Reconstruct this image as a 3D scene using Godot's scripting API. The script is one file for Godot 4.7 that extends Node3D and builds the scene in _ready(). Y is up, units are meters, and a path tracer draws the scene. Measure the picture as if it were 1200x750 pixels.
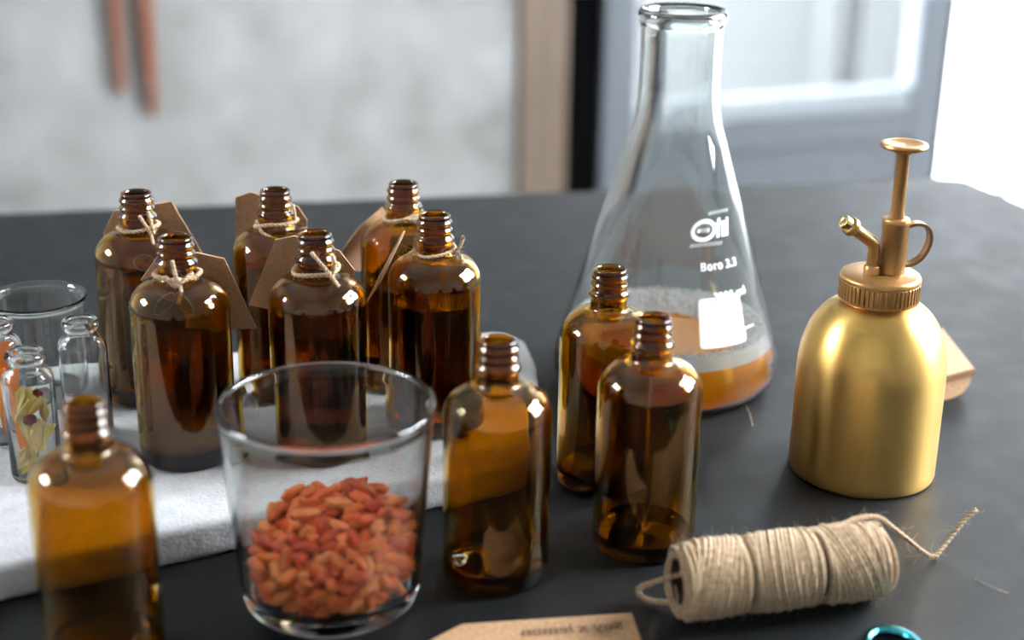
extends Node3D

# ---------------------------------------------------------------- mesh builder
class MB:
	var v := PackedVector3Array()
	var n := PackedVector3Array()
	var uv := PackedVector2Array()
	var idx := PackedInt32Array()

	func add(p: Vector3, nn: Vector3, t := Vector2.ZERO) -> int:
		v.append(p); n.append(nn); uv.append(t)
		return v.size() - 1

	func tri(a: int, b: int, c: int) -> void:
		idx.append(a); idx.append(b); idx.append(c)

	# flat quad, corners clockwise seen from the front
	func quad(a: Vector3, b: Vector3, c: Vector3, d: Vector3) -> void:
		var nn := (c - a).cross(b - a).normalized()
		var i := add(a, nn, Vector2(0, 0)); add(b, nn, Vector2(1, 0)); add(c, nn, Vector2(1, 1)); add(d, nn, Vector2(0, 1))
		tri(i, i + 1, i + 2); tri(i, i + 2, i + 3)

	# chamfered box: centre, half sizes, chamfer, in a frame
	func box(c: Vector3, h: Vector3, ch := 0.0, f := Basis.IDENTITY) -> void:
		ch = minf(ch, minf(h.x, minf(h.y, h.z)) * 0.9)
		var ax := [f.x, f.y, f.z]
		var hs := [h.x, h.y, h.z]
		for k in 3:
			var a: Vector3 = ax[k]; var b: Vector3 = ax[(k + 1) % 3]; var d: Vector3 = ax[(k + 2) % 3]
			var ha: float = hs[k]; var hb: float = hs[(k + 1) % 3] - ch; var hd: float = hs[(k + 2) % 3] - ch
			for s in [1.0, -1.0]:
				var o: Vector3 = c + a * ha * s
				if s > 0: quad(o - b * hb - d * hd, o - b * hb + d * hd, o + b * hb + d * hd, o + b * hb - d * hd)
				else: quad(o - b * hb - d * hd, o + b * hb - d * hd, o + b * hb + d * hd, o - b * hb + d * hd)
			if ch > 0.0:
				for sa in [1.0, -1.0]:
					for sb in [1.0, -1.0]:
						var hb2: float = hs[(k + 1) % 3]
						var p1: Vector3 = c + a * ha * sa + b * hb * sb
						var p2: Vector3 = c + a * (ha - ch) * sa + b * hb2 * sb
						var e: Vector3 = d * hd
						if sa * sb > 0: quad(p1 - e, p1 + e, p2 + e, p2 - e)
						else: quad(p1 + e, p1 - e, p2 - e, p2 + e)
		if ch > 0.0:
			for sx in [1.0, -1.0]:
				for sy in [1.0, -1.0]:
					for sz in [1.0, -1.0]:
						var px: Vector3 = c + f.x * h.x * sx + f.y * (h.y - ch) * sy + f.z * (h.z - ch) * sz
						var py: Vector3 = c + f.x * (h.x - ch) * sx + f.y * h.y * sy + f.z * (h.z - ch) * sz
						var pz: Vector3 = c + f.x * (h.x - ch) * sx + f.y * (h.y - ch) * sy + f.z * h.z * sz
						var nn: Vector3 = (f.x * sx + f.y * sy + f.z * sz).normalized()
						var i := add(px, nn); add(py, nn); add(pz, nn)
						if sx * sy * sz > 0: tri(i, i + 2, i + 1)
						else: tri(i, i + 1, i + 2)

	# turned surface: profile of (radius, height); direction decides the outside
	func lathe(pr: Array, seg := 96, at := Vector3.ZERO, sharp := 50.0, ridge := 0, ridge_h := 0.0) -> void:
		var m := pr.size()
		var sn := []
		var lens := [0.0]
		for k in m - 1:
			var d: Vector2 = pr[k + 1] - pr[k]
			sn.append(Vector2(d.y, -d.x).normalized())
			lens.append(lens[k] + d.length())
		for k in m - 1:
			var na: Vector2 = sn[k]
			var nb: Vector2 = sn[k]
			if k > 0 and sn[k].dot(sn[k - 1]) > cos(deg_to_rad(sharp)): na = (sn[k] + sn[k - 1]).normalized()
			if k < m - 2 and sn[k].dot(sn[k + 1]) > cos(deg_to_rad(sharp)): nb = (sn[k] + sn[k + 1]).normalized()
			var base := v.size()
			for i in seg + 1:
				var a := TAU * i / seg
				var ca := cos(a); var sa := sin(a)
				var w := 1.0
				if ridge > 0:
					w = 1.0 + ridge_h * (0.5 + 0.5 * signf(sin(a * ridge)))
				for q in 2:
					var p: Vector2 = pr[k + q]
					var nn: Vector2 = na if q == 0 else nb
					add(at + Vector3(p.x * ca * w, p.y, p.x * sa * w), Vector3(nn.x * ca, nn.y, nn.x * sa), Vector2(float(i) / seg, lens[k + q]))
			for i in seg:
				var b := base + i * 2
				tri(b, b + 2, b + 3)
				tri(b, b + 3, b + 1)

	# round tube along a path; radius may vary along it; closed at the ends
	func tube(path: Array, rad, sides := 8, caps := true, uvscale := 1.0) -> void:
		var m := path.size()
		var up := Vector3.UP
		var base := v.size()
		var t0: Vector3 = (path[1] - path[0]).normalized()
		if absf(t0.dot(up)) > 0.9: up = Vector3.RIGHT
		var x := t0.cross(up).normalized()
		var length := 0.0
		for k in m:
			var t: Vector3 = (path[mini(k + 1, m - 1)] - path[maxi(k - 1, 0)]).normalized()
			x = (x - t * x.dot(t)).normalized()
			var y := t.cross(x)
			if k > 0: length += (path[k] - path[k - 1]).length()
			var r: float = rad[k] if rad is Array else rad
			for i in sides + 1:
				var a := TAU * i / sides
				var d := x * cos(a) + y * sin(a)
				add(path[k] + d * r, d, Vector2(float(i) / sides, length * uvscale))
		for k in m - 1:
			for i in sides:
				var a := base + k * (sides + 1) + i
				var b := a + sides + 1
				tri(a, b + 1, a + 1); tri(a, b, b + 1)
		if caps:
			for e in 2:
				var k := 0 if e == 0 else m - 1
				var t: Vector3 = (path[1] - path[0]).normalized() * -1.0 if e == 0 else (path[m - 1] - path[m - 2]).normalized()
				var c := add(path[k], t)
				for i in sides + 1:
					add(v[base + k * (sides + 1) + i], t)
				for i in sides:
					if e == 0: tri(c, c + 1 + i, c + 2 + i)
					else: tri(c, c + 2 + i, c + 1 + i)

	# twisted cord of two plies with loose fibres
	func cord(path: Array, r: float, pitch: float, rng: RandomNumberGenerator, fuzz := 0.0, flen := 0.004) -> void:
		var m := path.size()
		var x := Vector3.UP
		var t0: Vector3 = (path[1] - path[0]).normalized()
		if absf(t0.dot(x)) > 0.9: x = Vector3.RIGHT
		x = t0.cross(x).normalized()
		var ply := [[], []]
		var s := 0.0
		for k in m:
			var t: Vector3 = (path[mini(k + 1, m - 1)] - path[maxi(k - 1, 0)]).normalized()
			x = (x - t * x.dot(t)).normalized()
			var y := t.cross(x)
			if k > 0: s += (path[k] - path[k - 1]).length()
			for q in 2:
				var a := TAU * s / pitch + PI * q
				ply[q].append(path[k] + (x * cos(a) + y * sin(a)) * r * 0.48)
			if fuzz > 0.0 and rng.randf() < fuzz:
				var a2 := rng.randf() * TAU
				var d := x * cos(a2) + y * sin(a2)
				var e := t * rng.randf_range(-1.0, 1.0)
				var l := flen * rng.randf_range(0.4, 1.0)
				var p0: Vector3 = path[k] + d * r * 0.6
				var bend := Vector3(rng.randf_range(-1, 1), rng.randf_range(-1, 1), rng.randf_range(-1, 1)) * l * 0.35
				tube([p0, p0 + (d + e) * l * 0.5, p0 + (d * 0.8 + e) * l + bend], 0.00005, 3, false)
		tube(ply[0], r * 0.62, 6, true, 120.0)
		tube(ply[1], r * 0.62, 6, true, 120.0)

	# flat plate from a convex outline (in order), thickened along its normal
	func plate(pts: Array, th: float, nn: Vector3) -> void:
		var cnt := pts.size()
		var ar := Vector3.ZERO
		for i in cnt: ar += (pts[i] as Vector3).cross(pts[(i + 1) % cnt])
		var o: Array = pts.duplicate()
		if ar.dot(nn) > 0: o.reverse()
		var ux := (nn.cross(Vector3.UP)).normalized() if absf(nn.y) < 0.9 else Vector3.RIGHT
		var uy := nn.cross(ux)
		for s in 2:
			var d := nn * th * (0.5 if s == 0 else -0.5)
			var b := v.size()
			for i in cnt: add(o[i] + d, nn if s == 0 else -nn, Vector2(o[i].dot(ux), o[i].dot(uy)) * 12.0)
			for i in range(1, cnt - 1):
				if s == 0: tri(b, b + i, b + i + 1)
				else: tri(b, b + i + 1, b + i)
		for i in cnt:
			var a: Vector3 = o[i]; var c: Vector3 = o[(i + 1) % cnt]
			var d := nn * th * 0.5
			quad(a - d, c - d, c + d, a + d)

	# bumpy ball
	func ball(c: Vector3, r: Vector3, f: Basis, ns: FastNoiseLite, amp: float, freq: float, us := 14, vs := 9) -> void:
		var base := v.size()
		var pos := []
		for j in vs + 1:
			for i in us + 1:
				var th := PI * j / vs
				var ph := TAU * (i % us) / us
				var d := Vector3(sin(th) * cos(ph), cos(th), sin(th) * sin(ph))
				var k := 1.0
				if ns: k += amp * ns.get_noise_3dv(d * freq + c * 3000.0)
				pos.append(c + f * (d * r * k))
		for j in vs + 1:
			for i in us + 1:
				var p: Vector3 = pos[j * (us + 1) + i]
				var px: Vector3 = pos[j * (us + 1) + (i + 1) % us] - pos[j * (us + 1) + (i + us - 1) % us]
				var py: Vector3 = pos[mini(j + 1, vs) * (us + 1) + i] - pos[maxi(j - 1, 0) * (us + 1) + i]
				var nn := px.cross(py)
				if nn.length() < 1e-14 or j == 0 or j == vs: nn = p - c
				if nn.dot(p - c) < 0: nn = -nn
				add(p, nn.normalized(), Vector2(float(i) / us, float(j) / vs))
		for j in vs:
			for i in us:
				var a := base + j * (us + 1) + i
				var b := a + us + 1
				tri(a, b, b + 1); tri(a, b + 1, a + 1)
		# outward winding
		var q := idx.size() - vs * us * 6
		var mid := q + (vs / 2) * us * 6
		var p0 := v[idx[mid]]; var p1 := v[idx[mid + 1]]; var p2 := v[idx[mid + 2]]
		if (p2 - p0).cross(p1 - p0).dot(p0 - c) < 0:
			for k in range(q, idx.size(), 3):
				var tmp := idx[k + 1]; idx[k + 1] = idx[k + 2]; idx[k + 2] = tmp

	# two-sided curved sheet with thickness: grid of points and normals
	func sheet(g: Array, nu: int, nv: int, th: float) -> void:
		var nr := []
		for j in nv:
			for i in nu:
				var a: Vector3 = g[j * nu + mini(i + 1, nu - 1)] - g[j * nu + maxi(i - 1, 0)]
				var b: Vector3 = g[mini(j + 1, nv - 1) * nu + i] - g[maxi(j - 1, 0) * nu + i]
				nr.append(a.cross(b).normalized())
		for s in 2:
			var k := 1.0 if s == 0 else -1.0
			var base := v.size()
			for j in nv:
				for i in nu: add(g[j * nu + i] + nr[j * nu + i] * th * 0.5 * k, nr[j * nu + i] * k, Vector2(float(i) / (nu - 1), float(j) / (nv - 1)))
			for j in nv - 1:
				for i in nu - 1:
					var a := base + j * nu + i
					if s == 0: tri(a, a + nu + 1, a + 1); tri(a, a + nu, a + nu + 1)
					else: tri(a, a + 1, a + nu + 1); tri(a, a + nu + 1, a + nu)
		var rim := []
		for i in nu: rim.append(i)
		for j in range(1, nv): rim.append(j * nu + nu - 1)
		for i in range(nu - 2, -1, -1): rim.append((nv - 1) * nu + i)
		for j in range(nv - 2, 0, -1): rim.append(j * nu)
		for k in rim.size():
			var a: int = rim[k]; var b: int = rim[(k + 1) % rim.size()]
			var da: Vector3 = nr[a] * th * 0.5; var db: Vector3 = nr[b] * th * 0.5
			quad(g[a] - da, g[a] + da, g[b] + db, g[b] - db)

	func mesh() -> ArrayMesh:
		for k in range(0, idx.size(), 3):      # every triangle faces the way its normals point
			var i := idx[k]; var j := idx[k + 1]; var l := idx[k + 2]
			if (v[l] - v[i]).cross(v[j] - v[i]).dot(n[i] + n[j] + n[l]) < 0.0:
				idx[k + 1] = l; idx[k + 2] = j
		var a := []
		a.resize(Mesh.ARRAY_MAX)
		a[Mesh.ARRAY_VERTEX] = v; a[Mesh.ARRAY_NORMAL] = n; a[Mesh.ARRAY_TEX_UV] = uv; a[Mesh.ARRAY_INDEX] = idx
		var m := ArrayMesh.new()
		m.add_surface_from_arrays(Mesh.PRIMITIVE_TRIANGLES, a)
		return m

# ---------------------------------------------------------------- scene helpers
var taken := {}
var M := {}
var rng := RandomNumberGenerator.new()

func numbered(called: String) -> String:
	taken[called] = taken.get(called, 0) + 1
	return called if taken[called] == 1 else "%s_%03d" % [called, taken[called] - 1]

func tag(o: Node, label: String, category: String, group := "") -> void:
	o.set_meta("label", label)
	o.set_meta("category", category)
	if group: o.set_meta("group", group)

func thing(called: String, label: String, category: String, at := Vector3.ZERO, group := "") -> Node3D:
	var o := Node3D.new()
	o.name = numbered(called)
	o.position = at
	add_child(o, true)
	tag(o, label, category, group)
	return o

func part(called: String, m: Mesh, mat: Material, parent: Node = null) -> MeshInstance3D:
	var o := MeshInstance3D.new()
	o.name = called if parent else numbered(called)
	o.mesh = m
	o.material_override = mat
	if parent == null: add_child(o, true)
	else: parent.add_child(o, true)
	return o

func struct(o: Node) -> void:
	o.set_meta("kind", "structure")

func boxm(c: Vector3, size: Vector3, ch := 0.0, f := Basis.IDENTITY) -> ArrayMesh:
	var b := MB.new()
	b.box(c, size * 0.5, ch, f)
	return b.mesh()

func mm(a: Array) -> Array:      # profile in millimetres, flat list
	var r := []
	for k in range(0, a.size(), 2): r.append(Vector2(a[k], a[k + 1]) * 0.001)
	return r

func arc(c: Vector2, r: float, a0: float, a1: float, n: int) -> Array:
	var o := []
	for k in n + 1:
		var a := deg_to_rad(lerpf(a0, a1, float(k) / n))
		o.append(c + Vector2(cos(a), sin(a)) * r)
	return o

func spline(pts: Array, per := 8) -> Array:
	var o := []
	var m := pts.size()
	for k in m - 1:
		var p0: Vector3 = pts[maxi(k - 1, 0)]; var p1: Vector3 = pts[k]; var p2: Vector3 = pts[k + 1]; var p3: Vector3 = pts[mini(k + 2, m - 1)]
		for i in per: o.append(p1.cubic_interpolate(p2, p0, p3, float(i) / per))
	o.append(pts[m - 1])
	return o

func noise(sd: int, freq: float, oct := 4) -> FastNoiseLite:
	var f := FastNoiseLite.new()
	f.seed = sd
	f.noise_type = FastNoiseLite.TYPE_SIMPLEX_SMOOTH
	f.frequency = freq
	f.fractal_octaves = oct
	return f

# seamless noise picture through a ramp of colours
func noise_tex(sd: int, freq: float, oct: int, cols: Array, w := 512, h := 512) -> ImageTexture:
	var im := noise(sd, freq, oct).get_seamless_image(w, h)
	var o := Image.create(w, h, false, Image.FORMAT_RGB8)
	for y in h:
		for x in w:
			var t := clampf(im.get_pixel(x, y).r, 0, 0.9999) * (cols.size() - 1)
			var k := int(t)
			o.set_pixel(x, y, (cols[k] as Color).lerp(cols[k + 1], t - k))
	return ImageTexture.create_from_image(o)

func mat(c: Color, rough := 0.5, metal := 0.0) -> StandardMaterial3D:
	var m := StandardMaterial3D.new()
	m.albedo_color = c
	m.roughness = rough
	m.metallic = metal
	return m

func tri_tex(m: StandardMaterial3D, sc: float, world := false) -> void:
	m.uv1_triplanar = true
	m.uv1_world_triplanar = world
	m.uv1_scale = Vector3(sc, sc, sc)

func glass(c: Color, scale := 0.05, rough := 0.0, solid := 0.0) -> StandardMaterial3D:
	var m := mat(Color(c.r, c.g, c.b, solid), rough)
	m.transparency = BaseMaterial3D.TRANSPARENCY_ALPHA
	m.refraction_enabled = true
	m.refraction_scale = scale
	return m

func pane_glass() -> StandardMaterial3D:
	var m := mat(Color(0.9, 0.95, 0.97, 0.03), 0.02)
	m.transparency = BaseMaterial3D.TRANSPARENCY_ALPHA
	return m

func materials() -> void:
	M.amber = glass(Color(0.82, 0.625, 0.04), 0.05)
	for q in [M.amber]: q.metallic_specular = 0.42
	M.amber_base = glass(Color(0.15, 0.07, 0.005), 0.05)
	M.amber_thick = glass(Color(0.64, 0.42, 0.03), 0.05)      # the finish and the base are thicker glass
	M.clear = glass(Color(0.985, 0.995, 0.99), 0.05)
	M.clear_thick = glass(Color(0.965, 0.99, 0.985), 0.05)
	M.tonic = glass(Color(0.48, 0.32, 0.07), 0.034)
	M.tea = glass(Color(1.0, 0.72, 0.02), 0.034, 0.0, 0.5)
	M.tea.backlight_enabled = true
	M.tea.backlight = Color(0.95, 0.68, 0.03)
	var t := mat(Color(1, 1, 1), 0.6)
	t.albedo_texture = noise_tex(3, 0.02, 5, [Color(0.060, 0.066, 0.071), Color(0.070, 0.077, 0.082), Color(0.082, 0.088, 0.093)], 512, 512)
	t.roughness_texture = noise_tex(5, 0.012, 5, [Color(0.85, 0.85, 0.85), Color(0.95, 0.95, 0.95), Color(1, 1, 1)], 512, 512)
	t.roughness_texture_channel = BaseMaterial3D.TEXTURE_CHANNEL_RED
	tri_tex(t, 4.0)
	t.metallic_specular = 0.325
	M.table = t
	M.steel = mat(Color(0.12, 0.12, 0.125), 0.45, 0.6)
	var s := mat(Color(0.93, 0.93, 0.93), 0.62)
	s.heightmap_enabled = true
	s.heightmap_texture = noise_tex(8, 0.05, 4, [Color.BLACK, Color(0.8, 0.8, 0.8), Color.WHITE], 512, 512)
	s.heightmap_scale = 0.05
	s.albedo_texture = noise_tex(9, 0.02, 4, [Color(0.74, 0.74, 0.75), Color(0.80, 0.80, 0.805), Color(0.85, 0.85, 0.855)], 256, 256)
	tri_tex(s, 14.0)
	M.slab = s
	var w := mat(Color(1, 1, 1), 0.85)
	w.albedo_texture = noise_tex(21, 0.008, 5, [Color(0.47, 0.465, 0.46), Color(0.56, 0.555, 0.55), Color(0.595, 0.595, 0.595), Color(0.65, 0.65, 0.65)], 1024, 1024)
	w.heightmap_enabled = true
	w.heightmap_texture = noise_tex(22, 0.02, 5, [Color.BLACK, Color.WHITE], 512, 512)
	w.heightmap_scale = 0.3
	tri_tex(w, 0.7)
	M.plaster = w
	M.ceiling = mat(Color(0.84, 0.84, 0.83), 0.9)
	M.white_wall = mat(Color(0.90, 0.90, 0.895), 0.9)
	var fl := mat(Color(1, 1, 1), 0.6)
	fl.albedo_texture = noise_tex(31, 0.01, 5, [Color(0.60, 0.58, 0.55), Color(0.68, 0.66, 0.63)], 512, 512)
	tri_tex(fl, 0.8)
	M.floor = fl
	var wd := mat(Color(1, 1, 1), 0.6)
	wd.albedo_texture = wood_tex()
	tri_tex(wd, 2.0)
	M.wood = wd
	M.frame = mat(Color(0.385, 0.40, 0.425), 0.55)
	M.frame.metallic_specular = 0.25
	M.black = mat(Color(0.02, 0.02, 0.022), 0.95)
	M.black.metallic_specular = 0.1
	M.white_frame = mat(Color(0.47, 0.49, 0.51), 0.6)
	M.pane = pane_glass()
	M.copper = mat(Color(0.46, 0.27, 0.19), 0.5, 0.2)
	var k := mat(Color(1, 1, 1), 0.8)
	k.albedo_texture = noise_tex(41, 0.06, 5, [Color(0.60, 0.46, 0.32), Color(0.70, 0.55, 0.41), Color(0.78, 0.64, 0.49)], 512, 512)
	tri_tex(k, 14.0)
	M.kraft = k
	M.kraft_band = mat(Color(0.50, 0.35, 0.22), 0.8)
	var j := mat(Color(1, 1, 1), 0.9)
	j.albedo_texture = noise_tex(51, 0.03, 4, [Color(0.50, 0.385, 0.27), Color(0.67, 0.555, 0.425), Color(0.77, 0.67, 0.54), Color(0.86, 0.775, 0.66)], 512, 512)
	j.rim_enabled = true
	j.rim = 0.4
	j.rim_tint = 0.6
	tri_tex(j, 30.0)
	M.jute = j
	M.core = mat(Color(0.30, 0.22, 0.14), 0.9)
	var br := mat(Color(0.86, 0.70, 0.40), 0.30, 1.0)
	br.anisotropy_enabled = true
	br.anisotropy = -0.75
	br.roughness_texture = brush_tex()
	br.roughness_texture_channel = BaseMaterial3D.TEXTURE_CHANNEL_RED
	br.roughness = 0.40
	br.uv1_scale = Vector3(1, 9, 1)
	M.brass = br
	M.brass_plain = mat(Color(0.66, 0.49, 0.29), 0.34, 0.7)
	M.brass_tip = mat(Color(0.92, 0.82, 0.58), 0.25, 1.0)
	M.dark = mat(Color(0.02, 0.02, 0.02), 0.7)
	M.foam = mat(Color(0.995, 0.995, 0.99), 0.7)
	M.foam.backlight_enabled = true
	M.foam.backlight = Color(0.6, 0.6, 0.6)
	M.print = mat(Color(0.95, 0.96, 0.96), 0.6)
	M.ink = mat(Color(0.30, 0.24, 0.20), 0.8)
	M.teal = mat(Color(0.25, 0.60, 0.64), 0.14, 1.0)
	M.blade = mat(Color(0.62, 0.63, 0.65), 0.25, 1.0)
	for q in 5:
		var c: Color = [Color(0.92, 0.42, 0.20), Color(0.95, 0.50, 0.25), Color(0.78, 0.30, 0.14), Color(0.96, 0.58, 0.33), Color(0.86, 0.42, 0.17)][q]
		var bm := mat(c, 0.5)
		bm.rim_enabled = true
		bm.rim = 0.25
		M["goji%d" % q] = bm
	var pt := mat(Color(1.0, 0.90, 0.58), 0.7)
	pt.backlight_enabled = false
	pt.backlight = Color(0.4, 0.37, 0.2)
	M.petal = pt
	M.leaf = mat(Color(0.72, 0.62, 0.28), 0.8)
	M.berry = mat(Color(0.45, 0.10, 0.10), 0.6)
	var pe := mat(Color(1.0, 0.60, 0.05), 0.45)
	pe.backlight_enabled = true
	pe.backlight = Color(0.8, 0.42, 0.02)
	M.peel = pe
	M.out_wall = mat(Color(0.19, 0.196, 0.198), 0.9)
	M.out_dark = mat(Color(0.17, 0.18, 0.178), 0.9)
	M.out_white = mat(Color(0.95, 0.95, 0.95), 0.9)
	M.out_ground = mat(Color(0.40, 0.40, 0.39), 0.9)

func wood_tex() -> ImageTexture:
	var o := Image.create(256, 256, false, Image.FORMAT_RGB8)
	var f := noise(61, 0.02, 4)
	for y in 256:
		for x in 256:
			var t := 0.5 + 0.5 * f.get_noise_2d(x * 3.0, y * 0.3)
			o.set_pixel(x, y, Color(0.33, 0.275, 0.225).lerp(Color(0.46, 0.395, 0.34), t))
	return ImageTexture.create_from_image(o)

func brush_tex() -> ImageTexture:
	var o := Image.create(256, 256, false, Image.FORMAT_RGB8)
	var f := noise(62, 0.05, 3)
	for y in 256:
		for x in 256:
			var a := TAU * x / 256.0
			var t := 0.86 + 0.10 * f.get_noise_3d(cos(a) * 12.0, y * 6.0, sin(a) * 12.0)
			o.set_pixel(x, y, Color(t, t, t))
	return ImageTexture.create_from_image(o)

# ---------------------------------------------------------------- build
const SLAB := 0.0178

func _ready() -> void:
	rng.seed = 7
	# camera
	var cam := Camera3D.new()
	cam.name = "camera"
	add_child(cam)
	var pitch := deg_to_rad(20.406)
	var roll := deg_to_rad(0.855)
	var fwd := Vector3(0, -sin(pitch), -cos(pitch))
	var upv := Vector3(0, cos(pitch), -sin(pitch))
	var rx := Vector3.RIGHT * cos(roll) + upv * sin(roll)
	cam.transform = Transform3D(Basis(rx, -Vector3.RIGHT * sin(roll) + upv * cos(roll), -fwd), Vector3(0, 0.3396, 0))
	var ca := CameraAttributesPhysical.new()
	ca.frustum_focal_length = 12.0 / (375.0 / 1765.9)
	ca.frustum_focus_distance = 0.738
	ca.frustum_near = 0.05
	ca.frustum_far = 100.0
	ca.exposure_aperture = 4.6
	cam.attributes = ca
	cam.current = true
	# overcast sky
	var we := WorldEnvironment.new()
	we.name = "environment"
	var e := Environment.new()
	var sky := Sky.new()
	var sm := ProceduralSkyMaterial.new()
	sm.sky_top_color = Color(0.945, 0.972, 1.0)
	sm.sky_horizon_color = Color(0.955, 0.98, 1.0)
	sm.ground_horizon_color = Color(0.62, 0.62, 0.61)
	sm.ground_bottom_color = Color(0.55, 0.55, 0.54)
	sm.sky_energy_multiplier = 6.3
	sm.ground_energy_multiplier = 1.5
	sky.sky_material = sm
	e.background_mode = Environment.BG_SKY
	e.sky = sky
	e.tonemap_mode = Environment.TONE_MAPPER_LINEAR
	e.tonemap_exposure = 1.0
	e.sdfgi_enabled = true
	e.ssao_enabled = true
	e.ssil_enabled = true
	we.environment = e
	add_child(we)
	materials()
	room()
	table()
	slab()
	bottles()
	flask()
	sprayer()
	tumbler()
	vials()
	spool()
	kraft_box()
	loose_tag()
	scissors()
	fibres()

# ---------------------------------------------------------------- the room
const YAW := 11.5
func room() -> void:
	var f := Basis(Vector3.UP, deg_to_rad(YAW))      # x along the back wall, z out of it
	var w0 := Vector3(0, 0, -2.8)
	# the back wall, left of the glazed door
	var wb := part("wall_back", boxm(w0 + f * Vector3(-1.265, 0.55, -0.1), Vector3(2.55, 2.6, 0.2), 0.0, f), M.plaster)
	struct(wb)
	part("lintel", boxm(w0 + f * Vector3(0.61, 1.7, -0.1), Vector3(1.2, 0.3, 0.2), 0.0, f), M.plaster, wb)
	part("pier", boxm(w0 + f * Vector3(1.32, 0.55, -0.1), Vector3(0.24, 2.6, 0.2), 0.0, f), M.plaster, wb)
	var tr := part("trim_1", boxm(w0 + f * Vector3(0.050, 0.4, 0.004), Vector3(0.092, 2.3, 0.03), 0.004, f), M.wood)
	struct(tr)
	var jb := part("trim_2", boxm(w0 + f * Vector3(0.130, 0.4, -0.055), Vector3(0.068, 2.3, 0.12), 0.003, f), M.black)
	struct(jb)
	# glazed door, ajar outward, hinged on its left side
	var d := Node3D.new()
	d.name = "door_1"
	add_child(d)
	struct(d)
	d.position = Vector3(0.1648, -0.75, -2.8335)
	d.rotation.y = deg_to_rad(22.1)
	part("stile", boxm(Vector3(0.036, 1.13, -0.025), Vector3(0.068, 2.22, 0.05), 0.004), M.frame, d)
	part("stile", boxm(Vector3(0.752, 1.13, -0.025), Vector3(0.080, 2.22, 0.05), 0.004), M.frame, d)
	part("rail", boxm(Vector3(0.39, 0.388, -0.025), Vector3(0.644, 0.06, 0.05), 0.004), M.frame, d)
	part("rail", boxm(Vector3(0.39, 2.2, -0.025), Vector3(0.644, 0.08, 0.05), 0.004), M.frame, d)
	part("rail", boxm(Vector3(0.39, 0.07, -0.025), Vector3(0.644, 0.10, 0.05), 0.004), M.frame, d)
	part("panel", boxm(Vector3(0.39, 0.24, -0.028), Vector3(0.644, 0.25, 0.03), 0.003), M.frame, d)
	var bead := MB.new()
	bead.box(Vector3(0.39, 0.444, -0.012), Vector3(0.322, 0.026, 0.010), 0.008, Basis(Vector3.RIGHT, deg_to_rad(-28)))
	part("glazing_bead", bead.mesh(), M.white_frame, d)
	part("pane", boxm(Vector3(0.39, 1.3, -0.03), Vector3(0.644, 1.74, 0.004)), M.pane, d)
	part("edge_seal", boxm(Vector3(0.798, 1.13, -0.02), Vector3(0.012, 2.22, 0.04)), M.black, d)
	# right wall with the tall paned window
	var x := 1.2
	var wr := part("wall_right", boxm(Vector3(x + 0.1, -0.235, -0.9), Vector3(0.2, 1.03, 4.8)), M.white_wall)
	struct(wr)
	part("lintel", boxm(Vector3(x + 0.1, 1.575, -0.9), Vector3(0.2, 0.55, 4.8)), M.white_wall, wr)
	part("pier", boxm(Vector3(x + 0.1, 0.79, -2.525), Vector3(0.2, 1.02, 1.55)), M.white_wall, wr)
	part("pier", boxm(Vector3(x + 0.1, 0.79, 0.475), Vector3(0.2, 1.02, 2.05)), M.white_wall, wr)
	window_unit("window_1", Vector3(x + 0.06, 0.28, -1.15), 1.2, 1.02, 2, 2)
	# left wall with one small window
	var wl := part("wall_left", boxm(Vector3(-2.1, 0.0, -0.7), Vector3(0.2, 1.5, 4.4)), M.white_wall)
	struct(wl)
	part("lintel", boxm(Vector3(-2.1, 1.6, -0.7), Vector3(0.2, 0.5, 4.4)), M.white_wall, wl)
	part("pier", boxm(Vector3(-2.1, 1.05, -2.0125), Vector3(0.2, 0.6, 1.775)), M.white_wall, wl)
	part("pier", boxm(Vector3(-2.1, 1.05, 0.5875), Vector3(0.2, 0.6, 1.825)), M.white_wall, wl)
	window_unit("window_2", Vector3(-2.1, 0.75, -0.725), 0.8, 0.6, 1, 1)
	var wf := part("wall_front", boxm(Vector3(-0.4, 0.55, 1.4), Vector3(3.7, 2.6, 0.2)), M.white_wall)
	struct(wf)
	var fl := part("floor", boxm(Vector3(-0.4, -0.8, -0.8), Vector3(3.8, 0.1, 4.6)), M.floor)
	struct(fl)
	var ce := part("ceiling", boxm(Vector3(-0.4, 1.9, -0.8), Vector3(3.8, 0.1, 4.6)), M.ceiling)
	struct(ce)
	# what lies outside the door: a paved yard and a pale building across it
	var g := part("ground", boxm(Vector3(0, -0.95, -8), Vector3(40, 0.1, 40)), M.out_ground)
	struct(g)
	var ow := part("wall_outside", boxm(Vector3(0.9, 1.0, -5.5), Vector3(3.6, 3.9, 0.3)), M.out_wall)
	struct(ow)
	part("pilaster", boxm(Vector3(1.09, 1.0, -5.3), Vector3(0.07, 3.9, 0.16), 0.01), M.out_dark, ow)
	part("pilaster", boxm(Vector3(1.26, 1.0, -5.3), Vector3(0.12, 3.9, 0.16), 0.01), M.out_dark, ow)
	var og := part("wall_outside_pale", boxm(Vector3(2.2, 1.0, -4.4), Vector3(1.9, 3.9, 0.3)), M.out_white)
	struct(og)
	part("joint", boxm(Vector3(1.42, 1.0, -4.24), Vector3(0.03, 3.9, 0.03)), M.out_wall, og)
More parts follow.
